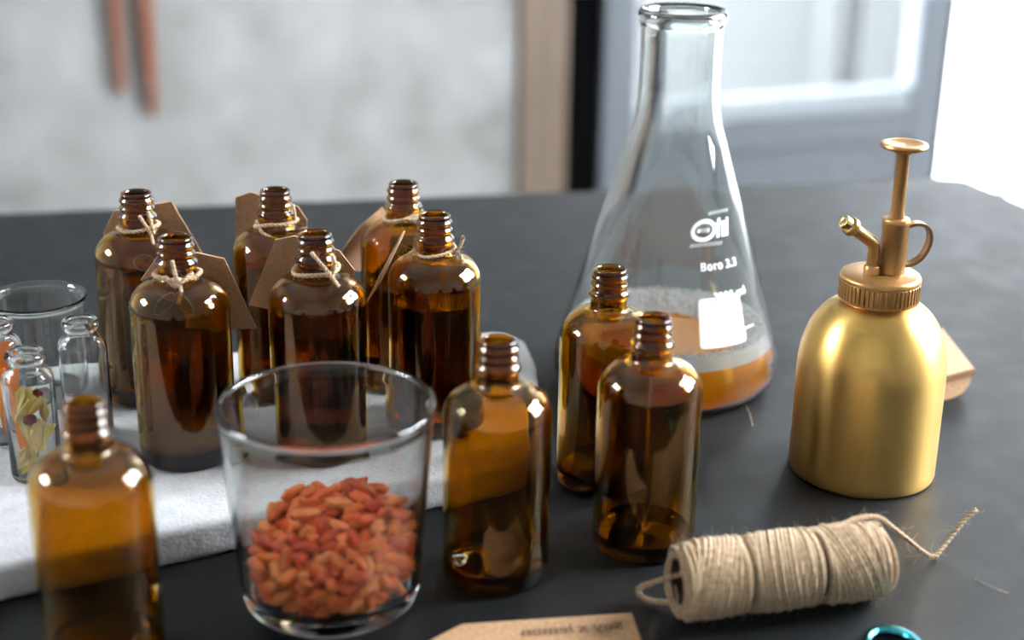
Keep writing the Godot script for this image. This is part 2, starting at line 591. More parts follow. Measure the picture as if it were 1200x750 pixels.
	# copper rods on the wall
	for r in [[-0.716, -0.2268, 0.012], [-0.664, -0.268, 0.013]]:
		var t := thing("copper_rod", ["shorter reddish brown rod hanging on the pale plaster wall, left of the pair", "longer reddish brown rod hanging on the pale plaster wall, right of the pair"][0 if r[0] < -0.7 else 1], "rod", w0 + f * Vector3(r[0], r[1], 0.02))
		t.rotation.y = deg_to_rad(YAW)
		var b := MB.new()
		b.lathe([Vector2(0, 0), Vector2(r[2] * 0.5, 0.002), Vector2(r[2] * 0.75, 0.02), Vector2(r[2], 0.16), Vector2(r[2], 0.52), Vector2(r[2] * 0.6, 0.53), Vector2(0, 0.53)], 24)
		part("shaft", b.mesh(), M.copper, t)
		var h := MB.new()
		h.tube(spline([Vector3(0, 0.525, 0), Vector3(0, 0.55, 0), Vector3(0, 0.56, -0.01), Vector3(0, 0.558, -0.02)], 6), 0.003, 8)
		part("hook", h.mesh(), M.steel, t)

func window_unit(called: String, at: Vector3, width: float, height: float, cols: int, rows: int) -> void:
	# in the plane across x; sill at at.y, centred on at.z
	var o := Node3D.new()
	o.name = called
	add_child(o)
	o.position = at
	struct(o)
	var t := 0.05
	part("frame", boxm(Vector3(0, t * 0.5, 0), Vector3(0.06, t, width), 0.004), M.frame, o)
	part("frame", boxm(Vector3(0, height - t * 0.5, 0), Vector3(0.06, t, width), 0.004), M.frame, o)
	part("frame", boxm(Vector3(0, height * 0.5, -width * 0.5 + t * 0.5), Vector3(0.06, height - 2 * t, t), 0.004), M.frame, o)
	part("frame", boxm(Vector3(0, height * 0.5, width * 0.5 - t * 0.5), Vector3(0.06, height - 2 * t, t), 0.004), M.frame, o)
	var cw := (width - 2 * t) / cols
	var rh := (height - 2 * t) / rows
	for c in range(1, cols):
		part("mullion", boxm(Vector3(0, height * 0.5, -width * 0.5 + t + cw * c), Vector3(0.05, height - 2 * t, 0.09), 0.003), M.frame, o)
	for r in range(1, rows):
		part("transom", boxm(Vector3(0, t + rh * r, 0), Vector3(0.04, 0.08, width - 2 * t), 0.003), M.frame, o)
	for c in cols:
		for r in rows:
			part("pane", boxm(Vector3(0, t + rh * (r + 0.5), -width * 0.5 + t + cw * (c + 0.5)), Vector3(0.004, rh, cw)), M.pane, o)

func table() -> void:
	var t := thing("table", "large matte charcoal black table that everything stands on", "table", Vector3(0, 0, 0))
	var pts := [Vector2(-0.92, -1.033), Vector2(0.383, -1.291), Vector2(0.3965, -1.286), Vector2(0.402, -1.27), Vector2(0.455, -1.12), Vector2(0.72, -0.28), Vector2(0.66, -0.1), Vector2(-0.9, 0.12), Vector2(-1.0, -0.2)]
	var b := MB.new()
	var top := []
	for p in pts: top.append(Vector3(p.x, -0.0175, p.y))
	b.plate(top, 0.033, Vector3.UP)
	# soft upper edge
	var b2 := MB.new()
	var lo := []
	for p in pts: lo.append(Vector3(p.x * 0.998, -0.00075, (p.y + 0.6) * 0.998 - 0.6))
	b2.plate(lo, 0.0015, Vector3.UP)
	part("top", b.mesh(), M.table, t)
	part("surface", b2.mesh(), M.table, t)
	for p in [Vector2(-0.84, -0.98), Vector2(0.33, -1.2), Vector2(0.6, -0.2), Vector2(-0.84, 0.03)]:
		part("leg", boxm(Vector3(p.x, -0.392, p.y), Vector3(0.06, 0.716, 0.06), 0.004), M.steel, t)

func slab() -> void:
	var c := [Vector2(-0.46, -0.435), Vector2(0.012, -0.672), Vector2(0.0185, -0.690), Vector2(0.0165, -0.75), Vector2(0.0135, -0.80), Vector2(0.0085, -0.832), Vector2(-0.006, -0.8468), Vector2(-0.03, -0.8435), Vector2(-0.244, -0.785), Vector2(-0.47, -0.722)]
	var ring := []
	for k in c.size():
		var a: Vector2 = c[k]; var d: Vector2 = c[(k + 1) % c.size()]
		var m := maxi(2, int(a.distance_to(d) / 0.0018))
		for i in m: ring.append(a.lerp(d, float(i) / m))
	for q in 6:
		var o := []
		for k in ring.size(): o.append((ring[k - 1] + ring[k] * 2.0 + ring[(k + 1) % ring.size()]) * 0.25)
		ring = o
	var ns := noise(77, 180.0, 3)
	var ns2 := noise(78, 30.0, 2)
	var cen := Vector2(-0.22, -0.66)
	var prof := [[0.0022, 0.0], [0.0, 0.0022], [0.0, 0.006], [0.0004, 0.011], [0.0002, 0.0146], [0.0014, 0.0169], [0.0038, SLAB]]
	var g := []
	for j in prof.size():
		for k in ring.size():
			var p: Vector2 = ring[k]
			var tg: Vector2 = (ring[(k + 1) % ring.size()] - ring[k - 1]).normalized()
			var nn := Vector2(tg.y, -tg.x)
			if nn.dot(p - cen) < 0: nn = -nn
			var amp: float = [0.0016, 0.0013, 0.0007, 0.0006, 0.0006, 0.0005, 0.0002][j]
			var y: float = prof[j][1]
			var off: float = -prof[j][0] + amp * ns.get_noise_3d(p.x, y * 2.0, p.y) + 0.0012 * ns2.get_noise_2d(p.x, p.y)
			if j == 1: y += 0.0016 * maxf(0.0, ns.get_noise_3d(p.x + 5.0, y, p.y))
			p += nn * off
			g.append(Vector3(p.x, y, p.y))
	var st := SurfaceTool.new()
	st.begin(Mesh.PRIMITIVE_TRIANGLES)
	st.set_smooth_group(0)
	for p in g: st.add_vertex(p)
	st.add_vertex(Vector3(cen.x, SLAB, cen.y))
	st.add_vertex(Vector3(cen.x, 0, cen.y))
	var m := ring.size()
	var ccw := 0.0
	for k in m: ccw += ring[k].cross(ring[(k + 1) % m])
	for j in prof.size() - 1:
		for k in m:
			var a := j * m + k; var b := j * m + (k + 1) % m
			if ccw < 0: quad_idx(st, a, a + m, b + m, b)
			else: quad_idx(st, a, b, b + m, a + m)
	for k in m:
		var a := (prof.size() - 1) * m + k; var b := (prof.size() - 1) * m + (k + 1) % m
		var c2 := prof.size() * m
		if ccw < 0: idx3(st, a, c2, b)
		else: idx3(st, a, b, c2)
		if ccw < 0: idx3(st, k, (k + 1) % m, c2 + 1)
		else: idx3(st, k, c2 + 1, (k + 1) % m)
	st.generate_normals()
	var o := part("white_slab", st.commit(), M.slab)
	tag(o, "flat white rough-edged slab on the black table under the tagged bottles and the vials", "slab")

func idx3(st: SurfaceTool, a: int, b: int, c: int) -> void:
	st.add_index(a); st.add_index(b); st.add_index(c)

func quad_idx(st: SurfaceTool, a: int, b: int, c: int, d: int) -> void:
	idx3(st, a, b, c); idx3(st, a, c, d)

# ---------------------------------------------------------------- amber bottles
func bottle_meshes() -> Array:
	var out := mm([0, 1.6, 12, 1.3, 18, 0.5, 20, 0.0, 21.6, 0.3, 22.7, 1.2, 23.3, 2.8, 23.5, 9, 23.5, 30, 23.5, 60, 23.5, 75.5])
	out.append_array(arc(Vector2(9.3, 76.5) * 0.001, 0.0142, 0, 78, 16))
	out.append_array(mm([10.3, 90.9, 9.4, 91.6, 9.0, 92.6, 8.9, 94.4]))
	var inn := mm([6.2, 94.4, 6.3, 92.8, 7.0, 90.6, 8.2, 89.0])
	inn.append_array(arc(Vector2(9.3, 76.5) * 0.001, 0.0121, 88, 0, 16))
	inn.append_array(mm([21.4, 75.5, 21.4, 40, 21.4, 9, 21.0, 7.0, 19.8, 5.4, 17.5, 4.6, 12, 4.9, 0, 5.6]))
	# the base ends where the straight wall starts
	var ob := out.slice(0, 8)
	var ib := inn.slice(inn.size() - 6)
	var body := MB.new()
	body.lathe(out.slice(7), 96)
	body.lathe(inn.slice(0, inn.size() - 5), 96)
	var base := MB.new()
	base.lathe(ob, 96)
	base.lathe(ib, 96)
	var nk := mm([8.9, 94.4, 8.9, 96.4, 9.2, 97.3, 9.75, 98.1, 9.85, 99.0, 9.5, 100.0, 8.6, 100.8, 8.2, 101.6, 8.25, 102.4, 8.85, 103.0, 9.05, 103.6, 8.85, 104.2, 8.2, 104.9, 8.1, 105.7, 8.2, 106.3, 8.8, 106.9, 8.95, 107.5, 8.7, 108.1, 8.05, 108.8, 7.85, 109.5, 8.0, 110.3, 7.8, 111.0, 7.3, 111.5, 6.8, 111.5, 6.4, 111.1, 6.2, 110.3, 6.2, 104, 6.2, 94.4])
	var neck := MB.new()
	neck.lathe(nk, 96, Vector3.ZERO, 60.0)
	return [body.mesh(), neck.mesh(), base.mesh()]

func liquid_mesh(level: float) -> ArrayMesh:
	var b := MB.new()
	var l := level * 1000.0
	b.lathe(mm([0, 5.66, 12, 4.96, 17.5, 4.66, 19.75, 5.45, 20.94, 7.02, 21.34, 9, 21.34, 30, 21.34, l, 21.2, l, 20.6, l - 0.7, 19.5, l - 1.0, 0, l - 1.0]), 96)
	return b.mesh()

func bottles() -> void:
	var m := bottle_meshes()
	var list := [
		["back", Vector2(-0.1933, -0.7443), true, 0.062, "amber glass bottle at the far left of the back row on the slab, twine looped"],
		["front", Vector2(-0.1574, -0.67), true, 0.058, "amber glass bottle on the slab with a knotted twine bow, left of the berry tumbler"],
		["back", Vector2(-0.1235, -0.7528), true, 0.063, "amber glass bottle standing second from left in the back row on the slab"],
		["front", Vector2(-0.0934, -0.6788), true, 0.066, "amber glass bottle directly behind the tumbler of berries, twine ends crossed at its neck"],
		["back", Vector2(-0.0584, -0.77), true, 0.058, "amber glass bottle at the right end of the back row, half hidden by another"],
		["front", Vector2(-0.0389, -0.7131), true, 0.068, "part filled amber glass bottle at the slab's right end, twine end sticking up"],
		["table", Vector2(-0.0056, -0.5905), false, 0.0, "untagged amber glass bottle on the black table just right of the tumbler of berries"],
		["table", Vector2(0.0468, -0.6863), false, 0.0, "untagged amber glass bottle in front of the flask, half hidden behind another amber bottle"],
		["table", Vector2(0.062, -0.6199), false, 0.0, "untagged dark amber glass bottle on the table, just behind the twine spool's left end"],
		["table", Vector2(-0.1607, -0.5191), false, 0.0, "blurred amber glass bottle closest to the camera in the lower left corner"],
	]
	var liq := ["liquid in the far left tagged bottle of the back row", "dark liquid in the tagged bottle with the knotted twine bow", "dark liquid in the second tagged bottle of the back row", "dark liquid in the tagged bottle behind the tumbler of berries", "dark liquid in the right end bottle of the back row", "dark brown liquid in the tagged bottle at the right end of the slab"]
	for k in list.size():
		var d: Array = list[k]
		var at := Vector3(d[1].x, (SLAB + 0.0002) if d[2] else 0.0, d[1].y)
		var t := thing("amber_bottle", d[4], "bottle", at)
		part("body", m[0], M.amber, t)
		part("threaded_neck", m[1], M.amber_thick, t)
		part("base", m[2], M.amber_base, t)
		if d[3] > 0.0:
			var l := part("liquid", liquid_mesh(d[3]), M.tonic)
			l.position = at
			tag(l, liq[k], "liquid")
	# twine round the necks, tags behind
	var tn := [-0.1933, -0.7443, -0.1574, -0.67, -0.1235, -0.7528, -0.0934, -0.6788, -0.0584, -0.77, -0.0389, -0.7131]
	var lt := ["pale twine loop round the neck of the far left bottle in the back row", "pale twine knotted in front of the neck of the nearest left tagged bottle", "pale twine loop sagging at the neck of the second bottle in the back row", "pale twine with crossed ends at the neck of the bottle behind the berries", "pale twine loop with a fluffy knot on the right end bottle of the back row", "thin twine loop with a stray end, on the bottle at the slab's right end"]
	for k in 6:
		twine_tie(k, Vector3(tn[k * 2], SLAB + 0.0002, tn[k * 2 + 1]), lt[k])
	var V := func(a: Array) -> Array:
		var o := []
		for q in range(0, a.size(), 3): o.append(Vector3(a[q], a[q + 1], a[q + 2]))
		return o
	var tags := [
		[[-0.2092, 0.1151, -0.7589, -0.1794, 0.12, -0.761, -0.1664, 0.0779, -0.7835, -0.1786, 0.0575, -0.7917, -0.2111, 0.068, -0.7816, -0.2177, 0.1005, -0.7648], Vector3(0.1346, -0.435, 0.8903), "brown kraft card tag hanging behind the far left bottle of the back row"],
		[[-0.17, 0.1145, -0.6859, -0.1509, 0.1161, -0.687, -0.139, 0.1123, -0.6901, -0.1291, 0.0684, -0.7123, -0.1422, 0.0677, -0.7114, -0.172, 0.091, -0.6971, -0.1805, 0.1002, -0.6918], Vector3(0.0899, -0.435, 0.8959), "brown kraft card tag sticking out right behind the bottle with the twine bow"],
		[[-0.1472, 0.1205, -0.7694, -0.1385, 0.1241, -0.7668, -0.1143, 0.1162, -0.7682, -0.1101, 0.1076, -0.772, -0.1133, 0.0893, -0.7811, -0.1225, 0.0561, -0.7982, -0.1551, 0.0602, -0.7995], Vector3(-0.0899, -0.435, 0.8959), "brown kraft card tag standing up left behind the second bottle of the back row"],
		[[-0.1149, 0.1206, -0.6951, -0.1052, 0.1234, -0.6928, -0.0839, 0.1157, -0.6944, -0.0772, 0.1041, -0.6994, -0.0792, 0.0997, -0.7017, -0.0889, 0.0701, -0.717, -0.1332, 0.079, -0.7171], Vector3(-0.0899, -0.435, 0.8959), "brown kraft card tag sticking out left behind the bottle that stands behind the berries"],
		[[-0.071, 0.1117, -0.7845, -0.083, 0.1033, -0.7733, -0.0914, 0.0915, -0.7708, -0.0925, 0.0765, -0.7826, -0.0823, 0.0677, -0.8063, -0.0724, 0.0737, -0.8163, -0.0678, 0.0999, -0.8], Vector3(0.7577, -0.435, 0.4865), "pale brown kraft tag sloping down left from the right end bottle of the back row"],
	]
	for d in tags:
		kraft_tag(V.call(d[0]), d[1], d[2])
	# the tag of the right end bottle is seen on its edge
	var ps := 1.455
	var nn := Vector3(sin(ps) * 0.9004, -0.435, cos(ps) * 0.9004)
	var c := Vector3(-0.0389 - 0.0165 * sin(ps), SLAB + 0.1, -0.7131 - 0.0165 * cos(ps))
	var a1 := (Vector3.UP - nn * nn.y).normalized()
	var a2 := a1.cross(nn)
	kraft_tag([c - a1 * 0.001 - a2 * 0.006, c - a1 * 0.001 + a2 * 0.010, c - a1 * 0.008 + a2 * 0.018, c - a1 * 0.034 + a2 * 0.018, c - a1 * 0.034 - a2 * 0.018, c - a1 * 0.008 - a2 * 0.014], nn, "thin brown kraft tag seen edge on, left of the right end bottle on the slab")

func kraft_tag(pts: Array, nn: Vector3, label: String) -> void:
	var c := Vector3.ZERO
	for p in pts: c += p / pts.size()
	var t := thing("kraft_tag", label, "tag", c, "kraft tags tied to the bottles")
	var q := []
	for p in pts: q.append(p - c)
	var b := MB.new()
	b.plate(q, 0.0007, nn)
	part("card", b.mesh(), M.kraft, t)

func twine_tie(k: int, at: Vector3, label: String) -> void:
	var t := thing("twine_tie", label, "twine", at, "twine tied round the bottle necks")
	var r := 0.0106
	var y := 0.0935
	var ringp := []
	var tilt: float = [0.10, 0.0, 0.22, 0.05, 0.12, 0.10][k]
	var dir: float = [0.3, 0.0, 0.9, -0.4, 0.4, -0.6][k]
	for i in 61:
		var a := TAU * i / 60.0
		var rr := r + (0.0010 if k == 4 else 0.0004) * sin(a * 2.0 + k)
		ringp.append(Vector3(cos(a) * rr, y + tilt * r * cos(a - dir) + 0.0004 * sin(3.0 * a + k), sin(a) * rr))
	var b := MB.new()
	b.cord(ringp, 0.00112 if k < 5 else 0.0009, 0.0045, rng, 0.45, 0.006)
	part("loop", b.mesh(), M.jute, t)
	var e := MB.new()
	var f := r + 0.0014      # just outside the loop, towards the camera (+z)
	match k:
		0:
			e.cord(spline([Vector3(0.0035, y + 0.0085, f - 0.001), Vector3(0.006, y + 0.004, f - 0.0015), Vector3(0.0085, y - 0.001, f - 0.002), Vector3(0.0105, y - 0.006, f + 0.0015)]), 0.0009, 0.004, rng, 0.3)
			e.cord(spline([Vector3(0.0075, y + 0.010, f - 0.004), Vector3(0.009, y + 0.004, f - 0.003), Vector3(0.010, y - 0.001, f - 0.002)]), 0.0009, 0.004, rng, 0.3)
		1:
			e.cord(spline([Vector3(0.0005, y + 0.0095, f - 0.001), Vector3(0.0015, y + 0.005, f), Vector3(0.0025, y, f + 0.0008), Vector3(0.0045, y - 0.004, f + 0.002), Vector3(0.0035, y - 0.0095, f + 0.005)]), 0.0010, 0.004, rng, 0.5)
			e.cord(spline([Vector3(-0.003, y + 0.002, f), Vector3(0.001, y - 0.002, f + 0.0012), Vector3(0.005, y + 0.0, f + 0.0008), Vector3(0.009, y + 0.003, f - 0.004)]), 0.0010, 0.004, rng, 0.5)
			e.ball(Vector3(0.0025, y, f), Vector3(0.0022, 0.002, 0.0018), Basis.IDENTITY, noise(5, 1.0, 2), 0.2, 2.0)
			for s in [-1.0, 1.0]:
				var lp := []
				for i in 25:
					var a := TAU * i / 24.0
					lp.append(Vector3(0.002 + s * (0.0045 - 0.0045 * cos(a)), y - 0.006 - 0.004 * sin(a) * s - 0.003 * (1 - cos(a)), f + 0.004 + 0.002 * (1 - cos(a))))
				e.tube(lp, 0.00008, 4, false)
			var hp := []
			for i in 25:
				var a := TAU * i / 24.0
				hp.append(Vector3(-0.014 - 0.005 * cos(a), y + 0.006 + 0.004 * sin(a), 0.004))
			e.tube(hp, 0.00008, 4, false)
		2:
			e.cord(spline([Vector3(-0.010, y + 0.002, 0.003), Vector3(-0.006, y - 0.002, f - 0.002), Vector3(0.0, y - 0.0045, f + 0.001), Vector3(0.006, y - 0.0065, f + 0.002)]), 0.0010, 0.004, rng, 0.4)
			e.cord(spline([Vector3(0.0095, y + 0.011, 0.003), Vector3(0.0105, y + 0.005, 0.004), Vector3(0.010, y + 0.001, 0.004)]), 0.0008, 0.004, rng, 0.4)
		3:
			e.cord(spline([Vector3(-0.0005, y + 0.0115, f - 0.0012), Vector3(0.004, y + 0.006, f - 0.001), Vector3(0.0075, y + 0.001, f - 0.002), Vector3(0.012, y - 0.005, f - 0.001)]), 0.0010, 0.004, rng, 0.4)
			e.cord(spline([Vector3(0.0085, y + 0.010, f - 0.004), Vector3(0.0100, y + 0.004, f - 0.0045), Vector3(0.0085, y - 0.001, f - 0.002)]), 0.0010, 0.004, rng, 0.4)
		4:
			e.ball(Vector3(0.007, y + 0.001, f - 0.003), Vector3(0.0042, 0.0026, 0.003), Basis.IDENTITY, noise(6, 1.0, 3), 0.5, 3.0)
			e.cord(spline([Vector3(0.002, y + 0.002, f), Vector3(0.007, y + 0.001, f), Vector3(0.011, y + 0.002, f - 0.003)]), 0.0011, 0.004, rng, 0.8)
		5:
			e.cord(spline([Vector3(0.0095, y - 0.001, 0.005), Vector3(0.0125, y + 0.003, 0.006), Vector3(0.0145, y + 0.0085, 0.006)]), 0.0011, 0.004, rng, 0.6)
			e.cord(spline([Vector3(0.010, y + 0.001, 0.005), Vector3(0.013, y - 0.001, 0.007), Vector3(0.0145, y - 0.005, 0.008)]), 0.0009, 0.004, rng, 0.6)
			e.cord(spline([Vector3(-0.009, y + 0.001, 0.006), Vector3(-0.013, y - 0.001, 0.0075), Vector3(-0.016, y - 0.006, 0.006)]), 0.0007, 0.004, rng, 0.5, 0.008)
	part("knot", e.mesh(), M.jute, t)

# ---------------------------------------------------------------- flask
func cone_r(h: float) -> float:        # outer radius of the flask at height h (m)
	return lerpf(0.0640, 0.0232, clampf((h - 0.020) / 0.138, 0, 1))

func on_cone(base_phi: float, h0: float, x: float, y: float, lift: float) -> Vector3:
	var h := h0 + y * 0.958
	var r := cone_r(h) + lift
	var a := base_phi - x / cone_r(h0)
	return Vector3(cos(a) * r, h, sin(a) * r)

func wrap_print(m: ArrayMesh, phi: float, h0: float) -> ArrayMesh:
	var a := m.surface_get_arrays(0)
	var v: PackedVector3Array = a[Mesh.ARRAY_VERTEX]
	for i in v.size(): v[i] = on_cone(phi, h0, v[i].x, v[i].y, 0.0001 + maxf(v[i].z, 0.0))
	a[Mesh.ARRAY_VERTEX] = v
	var st := SurfaceTool.new()
	st.create_from_arrays(a)
	st.generate_normals()
	return st.commit()

func text_mesh(s: String, h: float, depth := 0.0001, italic := false, serif := false) -> ArrayMesh:
	var f := SystemFont.new()
	f.font_names = PackedStringArray(["Droid Serif" if serif else "Droid Sans"])
	f.font_italic = italic
	f.font_weight = 400 if serif else 700
	var t := TextMesh.new()
	t.text = s
	t.font = f
	t.font_size = 64
	t.pixel_size = h / 64.0
	t.depth = depth
	t.curve_step = 2.0
	var o := ArrayMesh.new()
	o.add_surface_from_arrays(Mesh.PRIMITIVE_TRIANGLES, t.get_mesh_arrays())
	return o

# strip of quads in the print plane, subdivided so that it can bend
func flat_poly(pts: PackedVector2Array, cell := 0.0015) -> ArrayMesh:
	var lo := pts[0]; var hi := pts[0]
	for p in pts: lo = lo.min(p); hi = hi.max(p)
	var b := MB.new()
	var y := lo.y
	var nx := maxi(1, int((hi.x - lo.x) / cell)); var ny := maxi(1, int((hi.y - lo.y) / cell))
	for j in ny:
		for i in nx:
			var c := PackedVector2Array([Vector2(lerpf(lo.x, hi.x, float(i) / nx), lerpf(lo.y, hi.y, float(j) / ny)), Vector2(lerpf(lo.x, hi.x, float(i + 1) / nx), lerpf(lo.y, hi.y, float(j) / ny)), Vector2(lerpf(lo.x, hi.x, float(i + 1) / nx), lerpf(lo.y, hi.y, float(j + 1) / ny)), Vector2(lerpf(lo.x, hi.x, float(i) / nx), lerpf(lo.y, hi.y, float(j + 1) / ny))])
			for piece in Geometry2D.intersect_polygons(c, pts):
				var q: PackedVector2Array = piece
				var ar := 0.0
				for k in q.size(): ar += q[k].cross(q[(k + 1) % q.size()])
				if ar > 0: q.reverse()
				var f := b.v.size()
				for p in q: b.add(Vector3(p.x, p.y, 0), Vector3(0, 0, 1))
				for k in range(1, q.size() - 1): b.tri(f, f + k, f + k + 1)
	return b.mesh()

func flask() -> void:
	var at := Vector3(0.0898, 0.0, -0.8195)
	var t := thing("conical_flask", "large clear glass conical flask of frothy amber tea behind the amber bottles", "flask", at)
	var w := 0.0020
	# outer and inner profiles meet at the seams between base, cone and neck
	var o_base := [Vector2(0, 0.0015), Vector2(0.045, 0.001), Vector2(0.052, 0.0), Vector2(0.0575, 0.0006), Vector2(0.0615, 0.0032), Vector2(0.0640, 0.0075), Vector2(0.0650, 0.0125), Vector2(0.0640, 0.020)]
	var o_cone := [Vector2(0.0640, 0.020)]
	for k in 9: o_cone.append(Vector2(cone_r(0.030 + 0.0142 * k), 0.030 + 0.0142 * k))
	o_cone.append_array([Vector2(0.0247, 0.152), Vector2(0.0235, 0.158), Vector2(0.0227, 0.165), Vector2(0.0223, 0.173)])
	var o_neck := [Vector2(0.0223, 0.173), Vector2(0.0221, 0.185), Vector2(0.0221, 0.198), Vector2(0.0222, 0.205), Vector2(0.0229, 0.2072), Vector2(0.0240, 0.2088), Vector2(0.0244, 0.2112), Vector2(0.0240, 0.2136), Vector2(0.0228, 0.2151), Vector2(0.0212, 0.2151), Vector2(0.0201, 0.2136), Vector2(0.0199, 0.208), Vector2(0.0200, 0.203), Vector2(0.0201, 0.185), Vector2(0.0203, 0.173)]
	var i_cone := [Vector2(0.0203, 0.173), Vector2(0.0207, 0.165), Vector2(0.0215, 0.158), Vector2(0.0227, 0.152)]
	for k in range(8, -1, -1): i_cone.append(Vector2(cone_r(0.030 + 0.0142 * k) - w, 0.030 + 0.0142 * k))
	i_cone.append(Vector2(0.0640 - w, 0.020))
	var i_base := [Vector2(0.0640 - w, 0.020), Vector2(0.0630, 0.0125), Vector2(0.0621, 0.0085), Vector2(0.0600, 0.0050), Vector2(0.0565, 0.0028), Vector2(0.052, 0.0022), Vector2(0.045, 0.0030), Vector2(0, 0.0036)]
	var b := MB.new(); b.lathe(o_base, 128); b.lathe(i_base, 128)
	part("base", b.mesh(), M.clear, t)
	b = MB.new(); b.lathe(o_cone, 128); b.lathe(i_cone, 128)
	part("cone", b.mesh(), M.clear, t)
	b = MB.new(); b.lathe(o_neck, 128, Vector3.ZERO, 60.0)
	part("neck", b.mesh(), M.clear, t)
	# white print on the glass
	var face := atan2(0.8195, -0.0898)      # angle of the side that looks at the camera
	var phi := face - 0.54
	var lg := part("logo", wrap_print(logo_mesh(), phi - 0.05, 0.1020), M.print, t)
	lg.set_meta("label", "white printed emblem on the flask")
	var tx := part("lettering", wrap_print(text_mesh("Boro 3.3", 0.0060), phi - 0.10, 0.0830), M.print, t)
	tx.set_meta("label", "white printed lettering on the flask")
	part("lettering", wrap_print(text_mesh("1000 ml", 0.0066), phi - 0.20, 0.0665), M.print, t)
	var pp := PackedVector2Array()
	for q in [[0.0125, 0.0125, 0.0], [-0.0125, 0.0125, 90.0], [-0.0125, -0.0105, 180.0], [0.0125, -0.0105, 270.0]]:
		for s in 6:
			var a := deg_to_rad(q[2] + s * 18.0)
			pp.append(Vector2(q[0], q[1]) + Vector2(cos(a), sin(a)) * 0.0022 * Vector2(1, 1))
	part("writing_patch", wrap_print(flat_poly(pp), face - 0.60, 0.0525), M.print, t)
	for q in [[0.066, 0.92], [0.047, 0.95]]:
		part("graduation", wrap_print(flat_poly(PackedVector2Array([Vector2(-0.004, -0.0004), Vector2(0.004, -0.0004), Vector2(0.004, 0.0004), Vector2(-0.004, 0.0004)]), 0.002), face - q[1], q[0]), M.print, t)
	# the tea and its froth
	var lv := 0.0275
	var lb := MB.new()
	var g := -0.00006
	lb.lathe([Vector2(0, 0.00366), Vector2(0.045, 0.00306), Vector2(0.052, 0.00226), Vector2(0.0565, 0.00286), Vector2(0.05995, 0.00506), Vector2(0.06204, 0.00853), Vector2(0.06294, 0.0125), Vector2(0.06194, 0.020), Vector2(cone_r(lv) - w + g, lv), Vector2(cone_r(lv) - w - 0.0012, lv - 0.0006), Vector2(0, lv - 0.0006)], 128)
	var l := part("amber_tea", lb.mesh(), M.tea)
	l.position = at
	tag(l, "clear orange amber tea filling the bottom of the conical flask", "liquid")
	var fm := MB.new()
	var ns := noise(91, 1.0, 3)
	var un := 220; var vn := 14
	var base := fm.v.size()
	var grid := []
	for i in un + 1:
		var a := TAU * (i % un) / un
		var ca := cos(a); var sa := sin(a)
		# broad at the back, a narrow collar in front
		var back := 0.5 - 0.5 * sin(a)           # 1 at -z
		var wid := lerpf(0.010, 0.020, back) + 0.003 * ns.get_noise_2d(ca * 3.0, sa * 3.0)
		var hgt := lerpf(0.0085, 0.0095, back) + 0.0012 * ns.get_noise_2d(ca * 9.0 + 7.0, sa * 9.0)
		for j in vn + 1:
			var u := float(j) / vn
			var hh: float; var rr: float
			if u < 0.4:
				hh = lv - 0.0025 + (hgt + 0.0025) * u / 0.4 + (0.0012 * ns.get_noise_2d(ca * 40.0, sa * 40.0) if j < 2 else 0.0)
				rr = cone_r(hh) - w - 0.0003
			else:
				var q := (u - 0.4) / 0.6
				hh = lv - 0.0008 + (hgt + 0.0008) * pow(1.0 - q, 0.6) * (1.0 - 0.35 * q)
				rr = cone_r(lv + hgt) - w - 0.0003 - wid * pow(q, 0.8)
			var nz := ns.get_noise_3d(rr * ca * 330.0, hh * 330.0, rr * sa * 330.0) * 0.0024
			if u < 0.42: nz = minf(nz, 0.0)
			hh += nz if u > 0.3 else 0.0
			grid.append(Vector3(rr * ca, hh, rr * sa))
	var st := SurfaceTool.new()
	st.begin(Mesh.PRIMITIVE_TRIANGLES)
	st.set_smooth_group(0)
	for i in un:
		for j in vn:
			var p0: Vector3 = grid[i * (vn + 1) + j]; var p1: Vector3 = grid[(i + 1) * (vn + 1) + j]
			var p2: Vector3 = grid[(i + 1) * (vn + 1) + j + 1]; var p3: Vector3 = grid[i * (vn + 1) + j + 1]
			for p in [p0, p1, p2, p0, p2, p3]: st.add_vertex(p)
	st.index()
	st.generate_normals()
	var fo := thing("froth", "white froth ringing the surface of the tea inside the flask", "froth", at)
	part("foam_ring", st.commit(), M.foam, fo)
	var mmi := MultiMeshInstance3D.new()
	mmi.name = "bubbles"
	var mlt := MultiMesh.new()
	mlt.transform_format = MultiMesh.TRANSFORM_3D
	var sp := SphereMesh.new()
	sp.radius = 1.0; sp.height = 2.0; sp.radial_segments = 10; sp.rings = 6
	sp.material = M.foam
	mlt.mesh = sp
	var cnt := 1500
	mlt.instance_count = cnt
	for i in cnt:
		var a := rng.randf() * TAU
		var back := 0.5 - 0.5 * sin(a)
		var wid := lerpf(0.011, 0.021, back)
		var q := pow(rng.randf(), 1.3)
		var hgt := lerpf(0.0085, 0.0095, back)
		var rad := rng.randf_range(0.0004, 0.0015)
		var hh := lv + hgt * pow(1.0 - q, 0.6) * (1.0 - 0.35 * q)
		var rr := minf(cone_r(hh + rad) - w - rad - 0.0003, cone_r(lv + hgt) - w - 0.001 - wid * pow(q, 0.8))
		if i % 3 == 0:
			hh = lv + rng.randf_range(-0.001, hgt)
			rr = cone_r(hh + rad) - w - rad - 0.0001
		mlt.set_instance_transform(i, Transform3D(Basis.from_scale(Vector3.ONE * rad), Vector3(rr * cos(a), hh, rr * sin(a))))
	mmi.multimesh = mlt
	mmi.set_meta("kind", "stuff")
	fo.add_child(mmi)

